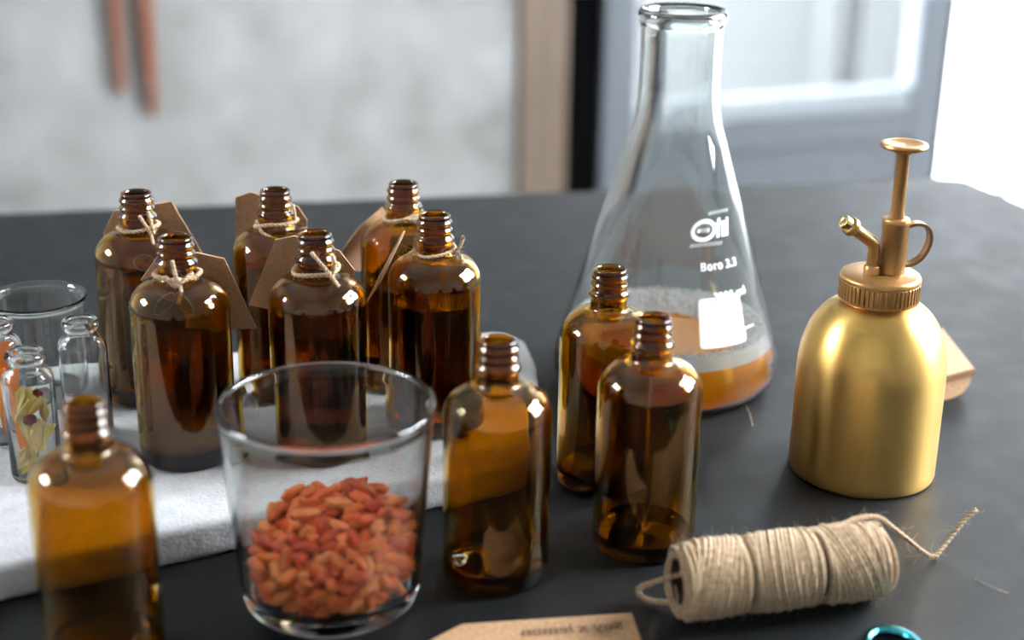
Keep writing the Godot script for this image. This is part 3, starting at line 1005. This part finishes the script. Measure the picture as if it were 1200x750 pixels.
func logo_mesh() -> ArrayMesh:
	var b := MB.new()
	var sk := 0.20
	var parts := []
	parts.append([Vector2(-0.004, 0.0088), Vector2(0.0125, 0.0088), Vector2(0.0130, 0.0108), Vector2(-0.0035, 0.0108)])
	parts.append([Vector2(-0.0135, -0.0100), Vector2(0.0070, -0.0100), Vector2(0.0078, -0.0078), Vector2(-0.0130, -0.0078)])
	# letters t and u
	parts.append([Vector2(0.0030, -0.0052), Vector2(0.0052, -0.0052), Vector2(0.0055, 0.0062), Vector2(0.0033, 0.0062)])
	parts.append([Vector2(0.0010, 0.0022), Vector2(0.0075, 0.0022), Vector2(0.0076, 0.0036), Vector2(0.0011, 0.0036)])
	parts.append([Vector2(0.0068, -0.0052), Vector2(0.0086, -0.0052), Vector2(0.0098, 0.0040), Vector2(0.0070, 0.0040)])
	parts.append([Vector2(0.0068, -0.0052), Vector2(0.0120, -0.0052), Vector2(0.0120, -0.0032), Vector2(0.0068, -0.0032)])
	parts.append([Vector2(0.0104, -0.0052), Vector2(0.0122, -0.0052), Vector2(0.0126, 0.0058), Vector2(0.0108, 0.0058)])
	parts.append([Vector2(-0.0105, -0.0012), Vector2(-0.0025, -0.0012), Vector2(-0.0022, 0.0012), Vector2(-0.0102, 0.0012)])
	for k in 28:
		var a := TAU * k / 28.0; var a2 := TAU * (k + 1) / 28.0
		var c := Vector2(-0.0060, 0.0)
		var o := Vector2(0.0085, 0.0068); var n2 := Vector2(0.0060, 0.0042)
		parts.append([c + Vector2(cos(a), sin(a)) * n2, c + Vector2(cos(a), sin(a)) * o, c + Vector2(cos(a2), sin(a2)) * o, c + Vector2(cos(a2), sin(a2)) * n2])
	for q in parts:
		var pv := PackedVector2Array(q)
		var ar := 0.0
		for k in 4: ar += pv[k].cross(pv[(k + 1) % 4])
		if ar > 0: pv.reverse()
		var nseg := maxi(1, int(pv[0].distance_to(pv[2]) / 0.003))
		# split along the long side so that it follows the glass
		for s in nseg:
			var t0 := float(s) / nseg; var t1 := float(s + 1) / nseg
			var e0: Vector2 = pv[0].lerp(pv[3], t0); var e1: Vector2 = pv[1].lerp(pv[2], t0)
			var g0: Vector2 = pv[0].lerp(pv[3], t1); var g1: Vector2 = pv[1].lerp(pv[2], t1)
			var i := b.v.size()
			for p in [e0, e1, g1, g0]: b.add(Vector3((p.x + sk * p.y) * 0.9, p.y * 0.9, 0), Vector3(0, 0, 1))
			b.tri(i, i + 1, i + 2); b.tri(i, i + 2, i + 3)
	return b.mesh()

# ---------------------------------------------------------------- brass mister
func sprayer() -> void:
	var at := Vector3(0.1807, 0, -0.7021)
	var t := thing("brass_mister", "brushed brass plant mister with a pump top on the right of the table", "mister", at)
	var b := MB.new()
	var pr := [Vector2(0, 0.0004), Vector2(0.033, 0.0004), Vector2(0.0352, 0.0), Vector2(0.0363, 0.0006), Vector2(0.0368, 0.0022)]
	for k in 8: pr.append(Vector2(0.0368, 0.006 + 0.0066 * k))
	pr.append_array([Vector2(0.0367, 0.0560)])
	for k in range(1, 15):
		var a := PI * 0.5 * k / 15.0
		pr.append(Vector2(0.0152 + 0.0215 * cos(a), 0.0560 + 0.0355 * sin(a)))
	pr.append_array([Vector2(0.0170, 0.0918), Vector2(0.0168, 0.0935), Vector2(0.0168, 0.095), Vector2(0, 0.095)])
	b.lathe(pr, 96)
	part("body", b.mesh(), M.brass, t)
	b = MB.new()
	b.lathe([Vector2(0.0168, 0.0932), Vector2(0.0190, 0.0930), Vector2(0.0193, 0.0936), Vector2(0.0193, 0.1030), Vector2(0.0188, 0.1036)], 96)
	for k in 52:
		var a := TAU * k / 52.0
		var rb := Basis(Vector3.UP, -a)
		b.box(rb * Vector3(0.0194, 0.0982, 0), Vector3(0.0004, 0.0042, 0.00062), 0.0002, rb)
	b.lathe([Vector2(0.0196, 0.0928), Vector2(0.0199, 0.0933), Vector2(0.0198, 0.0942)], 96)
	b.lathe([Vector2(0.0193, 0.1026), Vector2(0.0198, 0.1030), Vector2(0.0198, 0.1042), Vector2(0.0192, 0.1055), Vector2(0.0180, 0.1062), Vector2(0.0100, 0.1066), Vector2(0, 0.1066)], 96)
	part("collar", b.mesh(), M.brass_plain, t)
	# pump barrel, a little off the middle
	var px := 0.0050
	b = MB.new()
	var P := Vector3(px, 0, 0)
	b.lathe([Vector2(0.0068, 0.1060), Vector2(0.0066, 0.1075), Vector2(0.0065, 0.1300), Vector2(0.0068, 0.1312), Vector2(0.0069, 0.1326), Vector2(0.0064, 0.1338), Vector2(0.0050, 0.1342), Vector2(0.0030, 0.1342), Vector2(0, 0.1342)], 48, P)
	part("pump_barrel", b.mesh(), M.brass_plain, t)
	b = MB.new()
	b.lathe([Vector2(0.0038, 0.1335), Vector2(0.0036, 0.1350), Vector2(0.0033, 0.1375), Vector2(0.0032, 0.1655), Vector2(0.0040, 0.1668), Vector2(0.0080, 0.1678), Vector2(0.0108, 0.1690), Vector2(0.0114, 0.1700), Vector2(0.0110, 0.1710), Vector2(0.0096, 0.1714), Vector2(0.0080, 0.1710), Vector2(0.0060, 0.1702), Vector2(0, 0.1698)], 64, P)
	part("plunger", b.mesh(), M.brass_plain, t)
	# spout
	b = MB.new()
	b.lathe([Vector2(0.0040, 0.1064), Vector2(0.0040, 0.1105), Vector2(0.0034, 0.1112), Vector2(0.0030, 0.1112)], 32, Vector3(-0.0055, 0, 0.002))
	var sp := spline([Vector3(-0.0055, 0.1100, 0.002), Vector3(-0.0055, 0.1150, 0.002), Vector3(-0.0056, 0.1190, 0.0022), Vector3(-0.0070, 0.1225, 0.003), Vector3(-0.0100, 0.1250, 0.004), Vector3(-0.0145, 0.1283, 0.0055), Vector3(-0.0185, 0.1312, 0.0065)], 6)
	b.tube(sp, 0.0030, 20)
	part("spout", b.mesh(), M.brass_plain, t)
	var dir := (sp[sp.size() - 1] - sp[sp.size() - 6] as Vector3).normalized()
	var tip: Vector3 = sp[sp.size() - 1]
	var nb := Basis(Quaternion(Vector3.UP, dir))
	var nz := MB.new()
	nz.lathe([Vector2(0.0030, -0.0006), Vector2(0.0042, -0.0004), Vector2(0.0046, 0.0002), Vector2(0.0046, 0.0026), Vector2(0.0042, 0.0032), Vector2(0.0035, 0.0034)], 32)
	var ring := part("nozzle_ring", nz.mesh(), M.brass_plain, t)
	ring.transform = Transform3D(nb, tip)
	nz = MB.new()
	nz.lathe([Vector2(0.0034, 0.0030), Vector2(0.0034, 0.0062), Vector2(0.0031, 0.0070), Vector2(0.0022, 0.0072), Vector2(0.0012, 0.0072), Vector2(0.0008, 0.0068), Vector2(0.0008, 0.0050), Vector2(0, 0.0050)], 32)
	var tp := part("nozzle_tip", nz.mesh(), M.brass_tip, t)
	tp.transform = Transform3D(nb, tip)
	tp.set_meta("label", "pale brass nozzle tip with a small hole")
	# finger ring: a flat band bent into a loop
	b = MB.new()
	var path := []
	var pw := [Vector3(0.0058, 0.1295, 0), Vector3(0.0105, 0.1310, 0), Vector3(0.0150, 0.1305, 0), Vector3(0.0183, 0.1275, 0), Vector3(0.0192, 0.1225, 0), Vector3(0.0180, 0.1175, 0), Vector3(0.0150, 0.1130, 0), Vector3(0.0105, 0.1105, 0), Vector3(0.0060, 0.1100, 0)]
	path = spline(pw, 8)
	var g := []
	for p in path:
		for s in [-1.0, 1.0]: g.append(p + Vector3(0.0035, 0, 0) + Vector3(0, 0, s * 0.0026))
	b.sheet(g, 2, path.size(), 0.0016)
	part("finger_ring", b.mesh(), M.brass_plain, t)
	t.rotation.y = deg_to_rad(6)

# ---------------------------------------------------------------- tumbler with berries
const TB := Vector3(-0.0760, 0, -0.5680)
func tumbler() -> void:
	var t := thing("glass_tumbler", "clear glass tumbler of red dried berries at the front of the table", "tumbler", TB)
	var o := [Vector2(0, 0.0012), Vector2(0.029, 0.0010), Vector2(0.0325, 0.0), Vector2(0.0352, 0.0008), Vector2(0.0370, 0.0030), Vector2(0.0380, 0.0070), Vector2(0.0386, 0.0125)]
	var i := [Vector2(0.0360, 0.0125), Vector2(0.0352, 0.0100), Vector2(0.0338, 0.0082), Vector2(0.031, 0.0068), Vector2(0.025, 0.0062), Vector2(0, 0.0062)]
	var b := MB.new()
	b.lathe(o, 128); b.lathe(i, 128)
	part("base", b.mesh(), M.clear_thick, t)
	b = MB.new()
	b.lathe([Vector2(0.0386, 0.0125), Vector2(0.0401, 0.03), Vector2(0.0425, 0.06), Vector2(0.0444, 0.0845)], 128)
	b.lathe([Vector2(0.0422, 0.0845), Vector2(0.0403, 0.06), Vector2(0.0378, 0.03), Vector2(0.0360, 0.0125)], 128)
	part("wall", b.mesh(), M.clear, t)
	b = MB.new()
	b.lathe([Vector2(0.0444, 0.0845), Vector2(0.0450, 0.0880), Vector2(0.0453, 0.0898), Vector2(0.0449, 0.0912), Vector2(0.0438, 0.0917), Vector2(0.0427, 0.0912), Vector2(0.0423, 0.0898), Vector2(0.0422, 0.0845)], 128)
	part("rim", b.mesh(), M.clear_thick, t)
	berries()

func inner_r(h: float) -> float:
	if h < 0.0082: return 0.031
	if h < 0.0125: return lerpf(0.0338, 0.0360, (h - 0.0082) / 0.0043)
	return lerpf(0.0360, 0.0422, (h - 0.0125) / 0.072)

func pile_h(p: Vector2) -> float:      # height of the heap inside the glass
	return 0.0310 - p.y * 0.36 + p.x * 0.20 - 1.2 * p.length_squared()

func berries() -> void:
	var meshes := []
	for k in 5:
		var b := MB.new()
		var ns := noise(200 + k, 1.0, 2)
		var r: Vector3 = [Vector3(0.0064, 0.0024, 0.0028), Vector3(0.0058, 0.0024, 0.0029), Vector3(0.0072, 0.0023, 0.0027), Vector3(0.0052, 0.0026, 0.0029), Vector3(0.0062, 0.0023, 0.0030)][k]
		b.ball(Vector3.ZERO, r, Basis.IDENTITY, ns, 0.34, 1.9, 16, 10)
		meshes.append([b.mesh(), r])
	var rg := RandomNumberGenerator.new()
	rg.seed = 99
	var pos := []; var bas := []; var kind := []
	for i in 500:
		for tries in 40:
			var a := rg.randf() * TAU
			var rr := sqrt(rg.randf()) * 0.033
			var p2 := Vector2(cos(a), sin(a)) * rr
			var h := rg.randf_range(0.009, 0.048)
			if h < pile_h(p2): 
				pos.append(Vector3(p2.x, h, p2.y)); break
		if pos.size() <= kind.size(): continue
		bas.append(Basis(Vector3.UP, rg.randf() * TAU) * Basis(Vector3.FORWARD, rg.randfn() * 0.38) * Basis(Vector3.RIGHT, rg.randf() * TAU))
		kind.append(rg.randi() % 5)
	var n := pos.size()
	# push overlapping berries apart, keep them inside the glass and under the heap's surface
	for it in 42:
		for i in n:
			for j in range(i + 1, n):
				var d: Vector3 = pos[j] - pos[i]
				var l2 := d.length_squared()
				if l2 > 0.000125: continue
				var l := sqrt(l2) + 1e-7
				var u := d / l
				var need := (reach(bas[i], meshes[kind[i]][1], u) + reach(bas[j], meshes[kind[j]][1], u)) * 0.98
				if l < need:
					var m := u * (need - l) * 0.5
					pos[i] -= m
					pos[j] += m
		for i in n:
			var p: Vector3 = pos[i]
			p.y -= 0.00012
			var q := Vector2(p.x, p.z)
			var u := Vector3(q.x, 0, q.y).normalized()
			var r: Vector3 = meshes[kind[i]][1]
			p.y = maxf(p.y, 0.0063 + reach(bas[i], r, Vector3.UP) * 1.16 + 0.0003)
			var lim := inner_r(p.y - reach(bas[i], r, Vector3.UP) - 0.001) - reach(bas[i], r, u) * 1.16 - 0.0007
			if q.length() > lim: q = q.normalized() * lim
			pos[i] = Vector3(q.x, p.y, q.y)
	# the ones nearest to the surface and to the camera are the ones that show
	var order := range(n)
	var eye := Vector3(0.0757, 0.34, 0.5685).normalized()
	var score := []
	for i in n:
		var p: Vector3 = pos[i]
		var dep := pile_h(Vector2(p.x, p.z)) - p.y
		var wall := inner_r(p.y) - Vector2(p.x, p.z).length() + (0.02 if p.z < 0.0 else 0.0)
		score.append(minf(dep, wall))
	order.sort_custom(func(a, b): return score[a] < score[b])
	for k in n:
		var i: int = order[k]
		var xf := Transform3D(bas[i], TB + (pos[i] as Vector3))
		if k < 300:      # the rest lies deep in the heap where nothing shows of it
			var o := part("goji_berry", meshes[kind[i]][0], M["goji%d" % (i % 5)])
			o.transform = xf
			tag(o, "small wrinkled red orange dried berry in the heap inside the glass tumbler", "berry", "dried berries in the tumbler")

func reach(b: Basis, r: Vector3, u: Vector3) -> float:
	var a := u.dot(b.x) / r.x; var c := u.dot(b.y) / r.y; var d := u.dot(b.z) / r.z
	return 1.0 / sqrt(a * a + c * c + d * d)

# ---------------------------------------------------------------- vials, beaker, dried flowers
func vials() -> void:
	var o := mm([0, 0.8, 8, 0.6, 10, 0.0, 11.2, 0.5, 11.7, 1.6, 11.8, 3, 11.8, 48, 11.7, 50.2, 11.0, 52.4, 9.6, 54.0, 8.2, 55.0, 7.6, 56.2, 7.6, 57.2])
	var i := mm([5.9, 57.2, 5.9, 56.0, 6.6, 54.2, 8.4, 52.6, 9.9, 51.0, 10.6, 49.4, 10.8, 47.5, 10.8, 3.2, 10.2, 2.0, 9, 1.6, 0, 1.8])
	var k := mm([7.6, 57.2, 7.8, 58.0, 8.7, 58.7, 9.3, 59.8, 9.4, 61.0, 9.0, 62.2, 8.2, 62.9, 7.2, 63.0, 6.4, 62.5, 6.0, 61.6, 5.9, 59.5, 5.9, 57.2])
	var bm := MB.new(); bm.lathe(o, 64); bm.lathe(i, 64)
	var nm := MB.new(); nm.lathe(k, 64, Vector3.ZERO, 60)
	var bmesh := bm.mesh(); var nmesh := nm.mesh()
	var lab := ["empty clear glass vial at the right of the vials, beside the tagged bottles", "clear glass vial in front holding dried yellow flowers and dark red berries", "clear glass vial cut off by the left edge of the picture"]
	var spots := [Vector2(-0.2105, -0.6869), Vector2(-0.2243, -0.6446), Vector2(-0.2515, -0.684)]
	for q in 3:
		var t := thing("glass_vial", lab[q], "vial", Vector3(spots[q].x, SLAB + 0.0002, spots[q].y), "clear glass vials on the slab")
		part("body", bmesh, M.clear, t)
		part("neck", nmesh, M.clear, t)
	# small beaker behind
	var bt := thing("small_beaker", "small empty clear glass beaker with a flared rim behind the vials", "beaker", Vector3(-0.2475, SLAB + 0.0002, -0.7370))
	var bb := MB.new()
	bb.lathe(mm([0, 0.6, 18, 0.4, 20.5, 0.0, 22.4, 0.9, 23.3, 3, 23.4, 20, 23.4, 50]), 96)
	bb.lathe(mm([22.0, 50, 22.0, 20, 21.9, 3.6, 21, 2.2, 19, 1.7, 0, 1.8]), 96)
	part("body", bb.mesh(), M.clear, bt)
	bb = MB.new()
	bb.lathe(mm([23.4, 50, 23.6, 52.5, 24.6, 54.2, 25.4, 55.0, 25.7, 55.9, 25.3, 56.7, 24.4, 57.0, 23.5, 56.5, 22.6, 55.2, 22.1, 53.2, 22.0, 50]), 96)
	part("rim", bb.mesh(), M.clear, bt)
	# dried flowers and berries in the front vial
	var vb := Vector3(spots[1].x, SLAB + 0.0002, spots[1].y)
	var pl := [
		[Vector3(-0.0015, 0.0365, 0.002), Vector3(0.0050, 0.0085, 0.004), 0.25, "upper pale yellow dried petal cluster in the front vial"],
		[Vector3(0.0026, 0.0228, 0.0045), Vector3(0.0060, 0.0075, 0.004), -0.15, "lower pale yellow dried petal fan in the front vial"],
		[Vector3(-0.0040, 0.0075, 0.003), Vector3(0.0048, 0.0055, 0.004), 0.5, "yellow dried petal cluster at the bottom of the front vial"],
	]
	for d in pl:
		var t := thing("dried_flower", d[3], "flower", vb + d[0], "dried flowers in the front vial")
		for k2 in 6:
			var g := []
			var ns := noise(300 + k2, 60.0, 2)
			for jj in 9:
				var vv := float(jj) / 8.0
				for ii in 13:
					var uu := float(ii) / 12.0 * 2.0 - 1.0
					var half: float = d[1].x * (0.22 + 0.78 * pow(1.0 - vv, 0.7)) * (0.72 + 0.08 * k2)
					var x := uu * half
					var y: float = (0.5 - vv) * d[1].y * 2.0 - 0.0010 * uu * uu + 0.0010 * sin(uu * 9.0 + k2) * (1.0 - vv)
					var z: float = (0.0016 * sin(uu * 9.0 + k2 * 2.0) * (1.0 - 0.5 * vv)) + (k2 - 2.5) * 0.0012 * (1.0 - vv) + 0.0016 * uu * uu + 0.0006 * ns.get_noise_2d(x, y)
					g.append(Basis(Vector3.FORWARD, d[2] + (k2 - 2.5) * 0.16) * Basis(Vector3.UP, (k2 - 2.5) * 0.3) * Vector3(x, y, z))
			var b := MB.new()
			b.sheet(g, 13, 9, 0.0002)
			part("petal", b.mesh(), M.petal, t)
		var sb := MB.new()
		sb.tube(spline([Vector3(0, -d[1].y * 0.9, 0), Vector3(0.0006, -d[1].y * 1.2, 0.0006), Vector3(0.0002, -d[1].y * 1.5, 0.001)], 4), 0.0004, 6)
		part("stem", sb.mesh(), M.leaf, t)
	var bl := ["dark red dried berry high in the front vial, beside the upper petals", "dark red dried berry between the two petal clusters in the front vial"]
	for q in 2:
		var t := thing("dried_berry", bl[q], "berry", vb + [Vector3(0.0034, 0.0418, 0.0015), Vector3(0.0014, 0.0310, 0.0062)][q])
		var b := MB.new()
		b.ball(Vector3.ZERO, Vector3(0.0030, 0.0028, 0.0030), Basis.IDENTITY, noise(400 + q, 1.0, 3), 0.35, 5.0, 24, 16)
		part("fruit", b.mesh(), M.berry, t)
		b = MB.new()
		b.tube([Vector3(0, 0.0026, 0), Vector3(0.0004, 0.0036, 0.0003), Vector3(0.0010, 0.0044, 0.0004)], 0.0003, 6)
		part("stalk", b.mesh(), M.leaf, t)
	var lf := thing("dried_leaf", "small olive yellow dried leaf beside the berries in the front vial", "leaf", vb + Vector3(0.0068, 0.0335, 0.0025))
	var lg := []
	for jj in 9:
		for ii in 5:
			var vv := float(jj) / 8.0; var uu := float(ii) / 4.0 * 2.0 - 1.0
			lg.append(Vector3(uu * 0.0022 * sin(PI * clampf(vv, 0.03, 0.97)), (vv - 0.5) * 0.010, 0.0006 * cos(uu * 3.0) + 0.0008 * sin(vv * 5.0)))
	var lm := MB.new()
	lm.sheet(lg, 5, 9, 0.0002)
	part("blade", lm.mesh(), M.leaf, lf)
	# strips of dried orange peel in the left vial and the front one
	for q in 2:
		var c := vb + Vector3(-0.0072, 0.0300, -0.0030) if q == 0 else Vector3(spots[2].x + 0.004, SLAB + 0.0285, spots[2].y + 0.004)
		var t := part("orange_peel", peel_mesh(0.0036 if q == 0 else 0.0050, 0.046 if q == 0 else 0.050), M.peel)
		t.position = c
		t.rotation.z = 0.08 if q == 0 else 0.03
		tag(t, ["upright strip of bright orange dried peel in the front vial", "upright strip of bright orange dried peel in the vial at the picture's left edge"][q], "peel")

func peel_mesh(half: float, len: float) -> ArrayMesh:
	var g := []
	for j in 15:
		for i in 7:
			var u := float(i) / 6.0 * 2.0 - 1.0; var v := float(j) / 14.0
			g.append(Vector3(u * half * (0.86 + 0.14 * sin(v * 7.0)), (v - 0.5) * len, -0.0012 * u * u + 0.0006 * sin(v * 9.0)))
	var b := MB.new()
	b.sheet(g, 7, 15, 0.0009)
	return b.mesh()

# ---------------------------------------------------------------- twine spool
func spool() -> void:
	var a := Vector3(0.0715, 0.0180, -0.5535); var c := Vector3(0.1600, 0.0180, -0.5755)
	var t := thing("twine_spool", "spool of beige jute twine lying on its side at the lower right", "twine", a)
	var ax := (c - a).normalized()
	var L := (c - a).length()
	var f := Basis(ax, Vector3.UP, ax.cross(Vector3.UP))
	# three wound bands, each of crossed layers
	var bounds := [0.0, 0.31, 0.67, 1.0]
	var ns := noise(500, 1.0, 2)
	for band in 3:
		var b := MB.new()
		var x0: float = bounds[band] * L + 0.0001
		var x1: float = bounds[band + 1] * L - 0.0001
		for layer in 3:
			var path := []
			var pitch: float = [0.00165, 0.0016, 0.0019][layer]
			var turns := int((x1 - x0 - 0.002) / pitch)
			var amp: float = [0.0004, 0.0034, 0.0072][layer]
			var ph: float = [0.0, 0.8, 2.6][layer] + band * 1.1
			var steps := turns * 36
			for s in steps + 1:
				var th := TAU * s / 36.0
				var q := float(s) / steps
				var edge := minf(q, 1.0 - q) * 2.0
				var x := lerpf(x0 + 0.001, x1 - 0.001, q) + amp * sin(th + ph) * smoothstep(0.0, 0.5, edge) + 0.0005 * ns.get_noise_2d(s * 0.03, layer * 9.0 + band * 31.0)
				var bulge := 0.0008 * sin(PI * clampf((x - x0) / (x1 - x0), 0, 1))
				var r: float = 0.0144 + 0.0008 * layer + bulge + 0.0005 * ns.get_noise_2d(s * 0.05 + 50.0, layer * 5.0 + band * 11.0)
				if layer == 2: r -= 0.0004 * (0.5 + 0.5 * sin(q * 40.0))
				path.append(f * Vector3(x, cos(th) * r, sin(th) * r))
			b.tube(path, 0.0009 if layer < 2 else 0.00082, 6, true, 60.0)
		# loose fibres
		for k in 130:
			var th := rng.randf() * TAU
			var x := rng.randf_range(x0, x1)
			var d := f * Vector3(0, cos(th), sin(th))
			var tg := f * Vector3(rng.randf_range(-0.5, 0.5), -sin(th), cos(th))
			var p0 := f * Vector3(x, 0, 0) + d * 0.0169
			var l := rng.randf_range(0.0015, 0.006)
			b.tube([p0, p0 + tg * l * 0.5 + d * l * 0.25, p0 + tg * l * 0.8 + d * l * rng.randf_range(0.2, 0.8)], 0.00004, 3, false)
		part("winding", b.mesh(), M.jute, t)
	# inner tube with an open dark end
	var cb := MB.new()
	cb.lathe([Vector2(0.0098, 0.0), Vector2(0.0128, 0.0), Vector2(0.0132, 0.001), Vector2(0.0132, L - 0.001), Vector2(0.0128, L), Vector2(0.0098, L), Vector2(0.0098, L - 0.002), Vector2(0.0098, 0.0)], 48)
	var core := part("core", cb.mesh(), M.core, t)
	core.basis = Basis(f.y, f.x, -f.z) if false else Basis(Quaternion(Vector3.UP, ax))
	# end windings round the open mouth
	for e in 2:
		var ew := MB.new()
		for k in 6:
			var path := []
			var rr := 0.0106 + 0.0008 * k
			for s in 49:
				var th := TAU * s / 48.0
				var x := (-0.0006 if e == 0 else L + 0.0006) + (0.0010 * sin(th * 2.0 + k)) + (1.0 if e == 0 else -1.0) * absf(k - 3.0) * 0.0003
				path.append(f * Vector3(x, cos(th) * (rr + 0.0003 * sin(th * 3.0 + k)), sin(th) * rr))
			ew.tube(path, 0.00085, 6, false, 60.0)
		part("end_winding", ew.mesh(), M.jute, t)
	var lp := MB.new()
	var P := func(x: float, y: float, z: float) -> Vector3: return Vector3(x, y, z) - a
	lp.cord(spline([P.call(0.0790, 0.0195, -0.5625), P.call(0.0737, 0.0178, -0.5605), P.call(0.0660, 0.0130, -0.5640), P.call(0.0600, 0.0090, -0.5665), P.call(0.0563, 0.0060, -0.5680), P.call(0.0570, 0.0036, -0.5665), P.call(0.0610, 0.0022, -0.5645), P.call(0.0690, 0.0030, -0.5620), P.call(0.0780, 0.0060, -0.5595)], 10), 0.0012, 0.005, rng, 0.2)
	part("loop", lp.mesh(), M.jute, t)
	var tl := MB.new()
	tl.cord(spline([P.call(0.1380, 0.0345, -0.5700), P.call(0.1490, 0.0352, -0.5790), P.call(0.1600, 0.0330, -0.5850), P.call(0.1690, 0.0245, -0.5925), P.call(0.1790, 0.0140, -0.6005), P.call(0.1880, 0.0052, -0.6050), P.call(0.1935, 0.0016, -0.6070), P.call(0.1975, 0.0030, -0.6105), P.call(0.2042, 0.0080, -0.6165), P.call(0.2105, 0.0135, -0.6210), P.call(0.2160, 0.0175, -0.6235)], 10), 0.0012, 0.005, rng, 0.55, 0.007)
	part("loose_end", tl.mesh(), M.jute, t)

# ---------------------------------------------------------------- small card things
func kraft_box() -> void:
	var at := Vector3(0.2660, 0, -0.8014)
	var t := thing("kraft_box", "small brown kraft paper box half hidden behind the brass mister", "box", at)
	var s := Vector3(-0.86, 0, 0.51).normalized()      # along its front, away from the corner
	var d := Vector3(-0.06, 0, -1.0).normalized()      # back along its side
	var g := []
	var prof := []
	for k in 9:
		var a := PI * 0.5 * k / 8.0
		prof.append(Vector2(0.0145 - 0.013 * cos(a), 0.0120 - 0.0118 * sin(a)))
	prof.reverse()
	# body: front outline with a rounded lower corner, drawn back
	var pts := []
	for p in prof: pts.append(s * p.x + Vector3.UP * p.y)
	pts.append(s * 0.0015 + Vector3.UP * 0.0125)
	pts.append(s * 0.062 + Vector3.UP * 0.0125)
	pts.append(s * 0.062 + Vector3.UP * 0.0002)
	var b := MB.new()
	var d0 := d * 0.001
	var d1 := d * 0.058
	var mid := s * 0.031 + Vector3.UP * 0.006 + d * 0.03
	var m := pts.size()
	for k in m:
		var p0: Vector3 = pts[k]; var p1: Vector3 = pts[(k + 1) % m]
		facing(b, [p0 + d0, p1 + d0, p1 + d1, p0 + d1], mid)
		if k > 0 and k < m - 1:
			facing(b, [pts[0] + d0, p0 + d0, p1 + d0], mid)
			facing(b, [pts[0] + d1, p0 + d1, p1 + d1], mid)
	part("body", b.mesh(), M.kraft, t)
	b = MB.new()
	b.plate([Vector3(0, 0.0140, 0), s * 0.064 + Vector3(0, 0.0140, 0), s * 0.064 + d * 0.060 + Vector3(0, 0.0165, 0), d * 0.060 + Vector3(0, 0.0165, 0)], 0.0028, Vector3.UP)
	part("lid", b.mesh(), M.kraft, t)
	b = MB.new()
	var e := -d * 0.0004
	b.plate([Vector3(0, 0.0128, 0) + e, s * 0.064 + Vector3(0, 0.0128, 0) + e, s * 0.064 + Vector3(0, 0.0162, 0) + e, Vector3(-0.0006, 0.0162, 0) + e], 0.0006, Vector3.UP.cross(s).normalized())
	part("band", b.mesh(), M.kraft_band, t)

# one flat face turned away from the middle of its solid
func facing(b: MB, p: Array, mid: Vector3) -> void:
	var nn: Vector3 = (p[2] - p[0]).cross(p[1] - p[0]).normalized()
	if nn.dot(p[0] - mid) < 0.0: nn = -nn
	var i := b.v.size()
	for q in p: b.add(q, nn)
	for k in range(1, p.size() - 1): b.tri(i, i + k, i + k + 1)

func loose_tag() -> void:
	var t := thing("kraft_label", "loose brown kraft tag with faint handwriting lying at the picture's bottom edge", "tag", Vector3(0.012, 0.0004, -0.53))
	var c := Vector3(0.012, 0, -0.53)
	var b := MB.new()
	var pts := []
	for p in [Vector2(-0.0320, -0.5325), Vector2(-0.0191, -0.5458), Vector2(0.0526, -0.5566), Vector2(0.0572, -0.5170), Vector2(-0.0240, -0.5040), Vector2(-0.0335, -0.5150)]: pts.append(Vector3(p.x, 0.0, p.y) - c)
	b.plate(pts, 0.0007, Vector3.UP)
	part("card", b.mesh(), M.kraft, t)
	var h := part("handwriting", text_mesh("Soy x lemon", 0.0075, 0.00006, true, true), M.ink, t)
	# written to be read from the other side of the table
	var dx := Vector3(-0.99, 0, 0.15).normalized()
	h.transform = Transform3D(Basis(dx, Vector3(0, 1, 0).cross(dx).normalized() * -1.0, Vector3.UP), Vector3(0.0268, 0.0008, -0.5425) - c)
	h.set_meta("label", "faint handwritten words")

func scissors() -> void:
	var t := thing("scissors", "teal iridescent scissor handle loop peeking in at the bottom right edge", "scissors", Vector3(0.1575, 0.0, -0.5305))
	for q in 2:
		var b := MB.new()
		var p := []
		for i in 49:
			var a := TAU * i / 48.0
			p.append(Vector3(cos(a) * 0.0105 + 0.022 * q, 0.0024, sin(a) * 0.0125 + 0.020 * q))
		b.tube(p, 0.0022, 14, false)
		b.tube(spline([Vector3(0.022 * q + 0.002 * (1 - 2 * q), 0.0024, 0.0125 + 0.020 * q), Vector3(0.008 + 0.010 * q, 0.0024, 0.030 + 0.008 * q), Vector3(0.013, 0.0024 + 0.001 * q, 0.045)], 8), 0.0021, 12)
		part("handle_loop", b.mesh(), M.teal, t)
		b = MB.new()
		b.box(Vector3(0.013 + 0.004 * (1 - 2 * q), 0.0026 + 0.0012 * q, 0.075), Vector3(0.004, 0.0006, 0.034), 0.0004, Basis(Vector3.UP, 0.08 * (1 - 2 * q)))
		part("blade", b.mesh(), M.blade, t)

func fibres() -> void:
	var sp := [[Vector3(0.1318, 0.0004, -0.789), Vector3(0.1330, 0.0004, -0.770), Vector3(0.1323, 0.0004, -0.7516), "in front of the flask"], [Vector3(0.208, 0.0004, -0.590), Vector3(0.213, 0.001, -0.582), Vector3(0.219, 0.0004, -0.578), "right of the twine spool"], [Vector3(0.148, 0.0004, -0.640), Vector3(0.153, 0.0012, -0.634), Vector3(0.156, 0.0004, -0.640), "between the brass mister and the twine spool"]]
	for d in sp:
		var b := MB.new()
		b.tube(spline([d[0], d[1], d[2]], 8), 0.00018, 5)
		var o := part("twine_fibre", b.mesh(), M.jute)
		tag(o, "pale loose fibre lying on the black table " + d[3], "fibre", "loose fibres on the table")
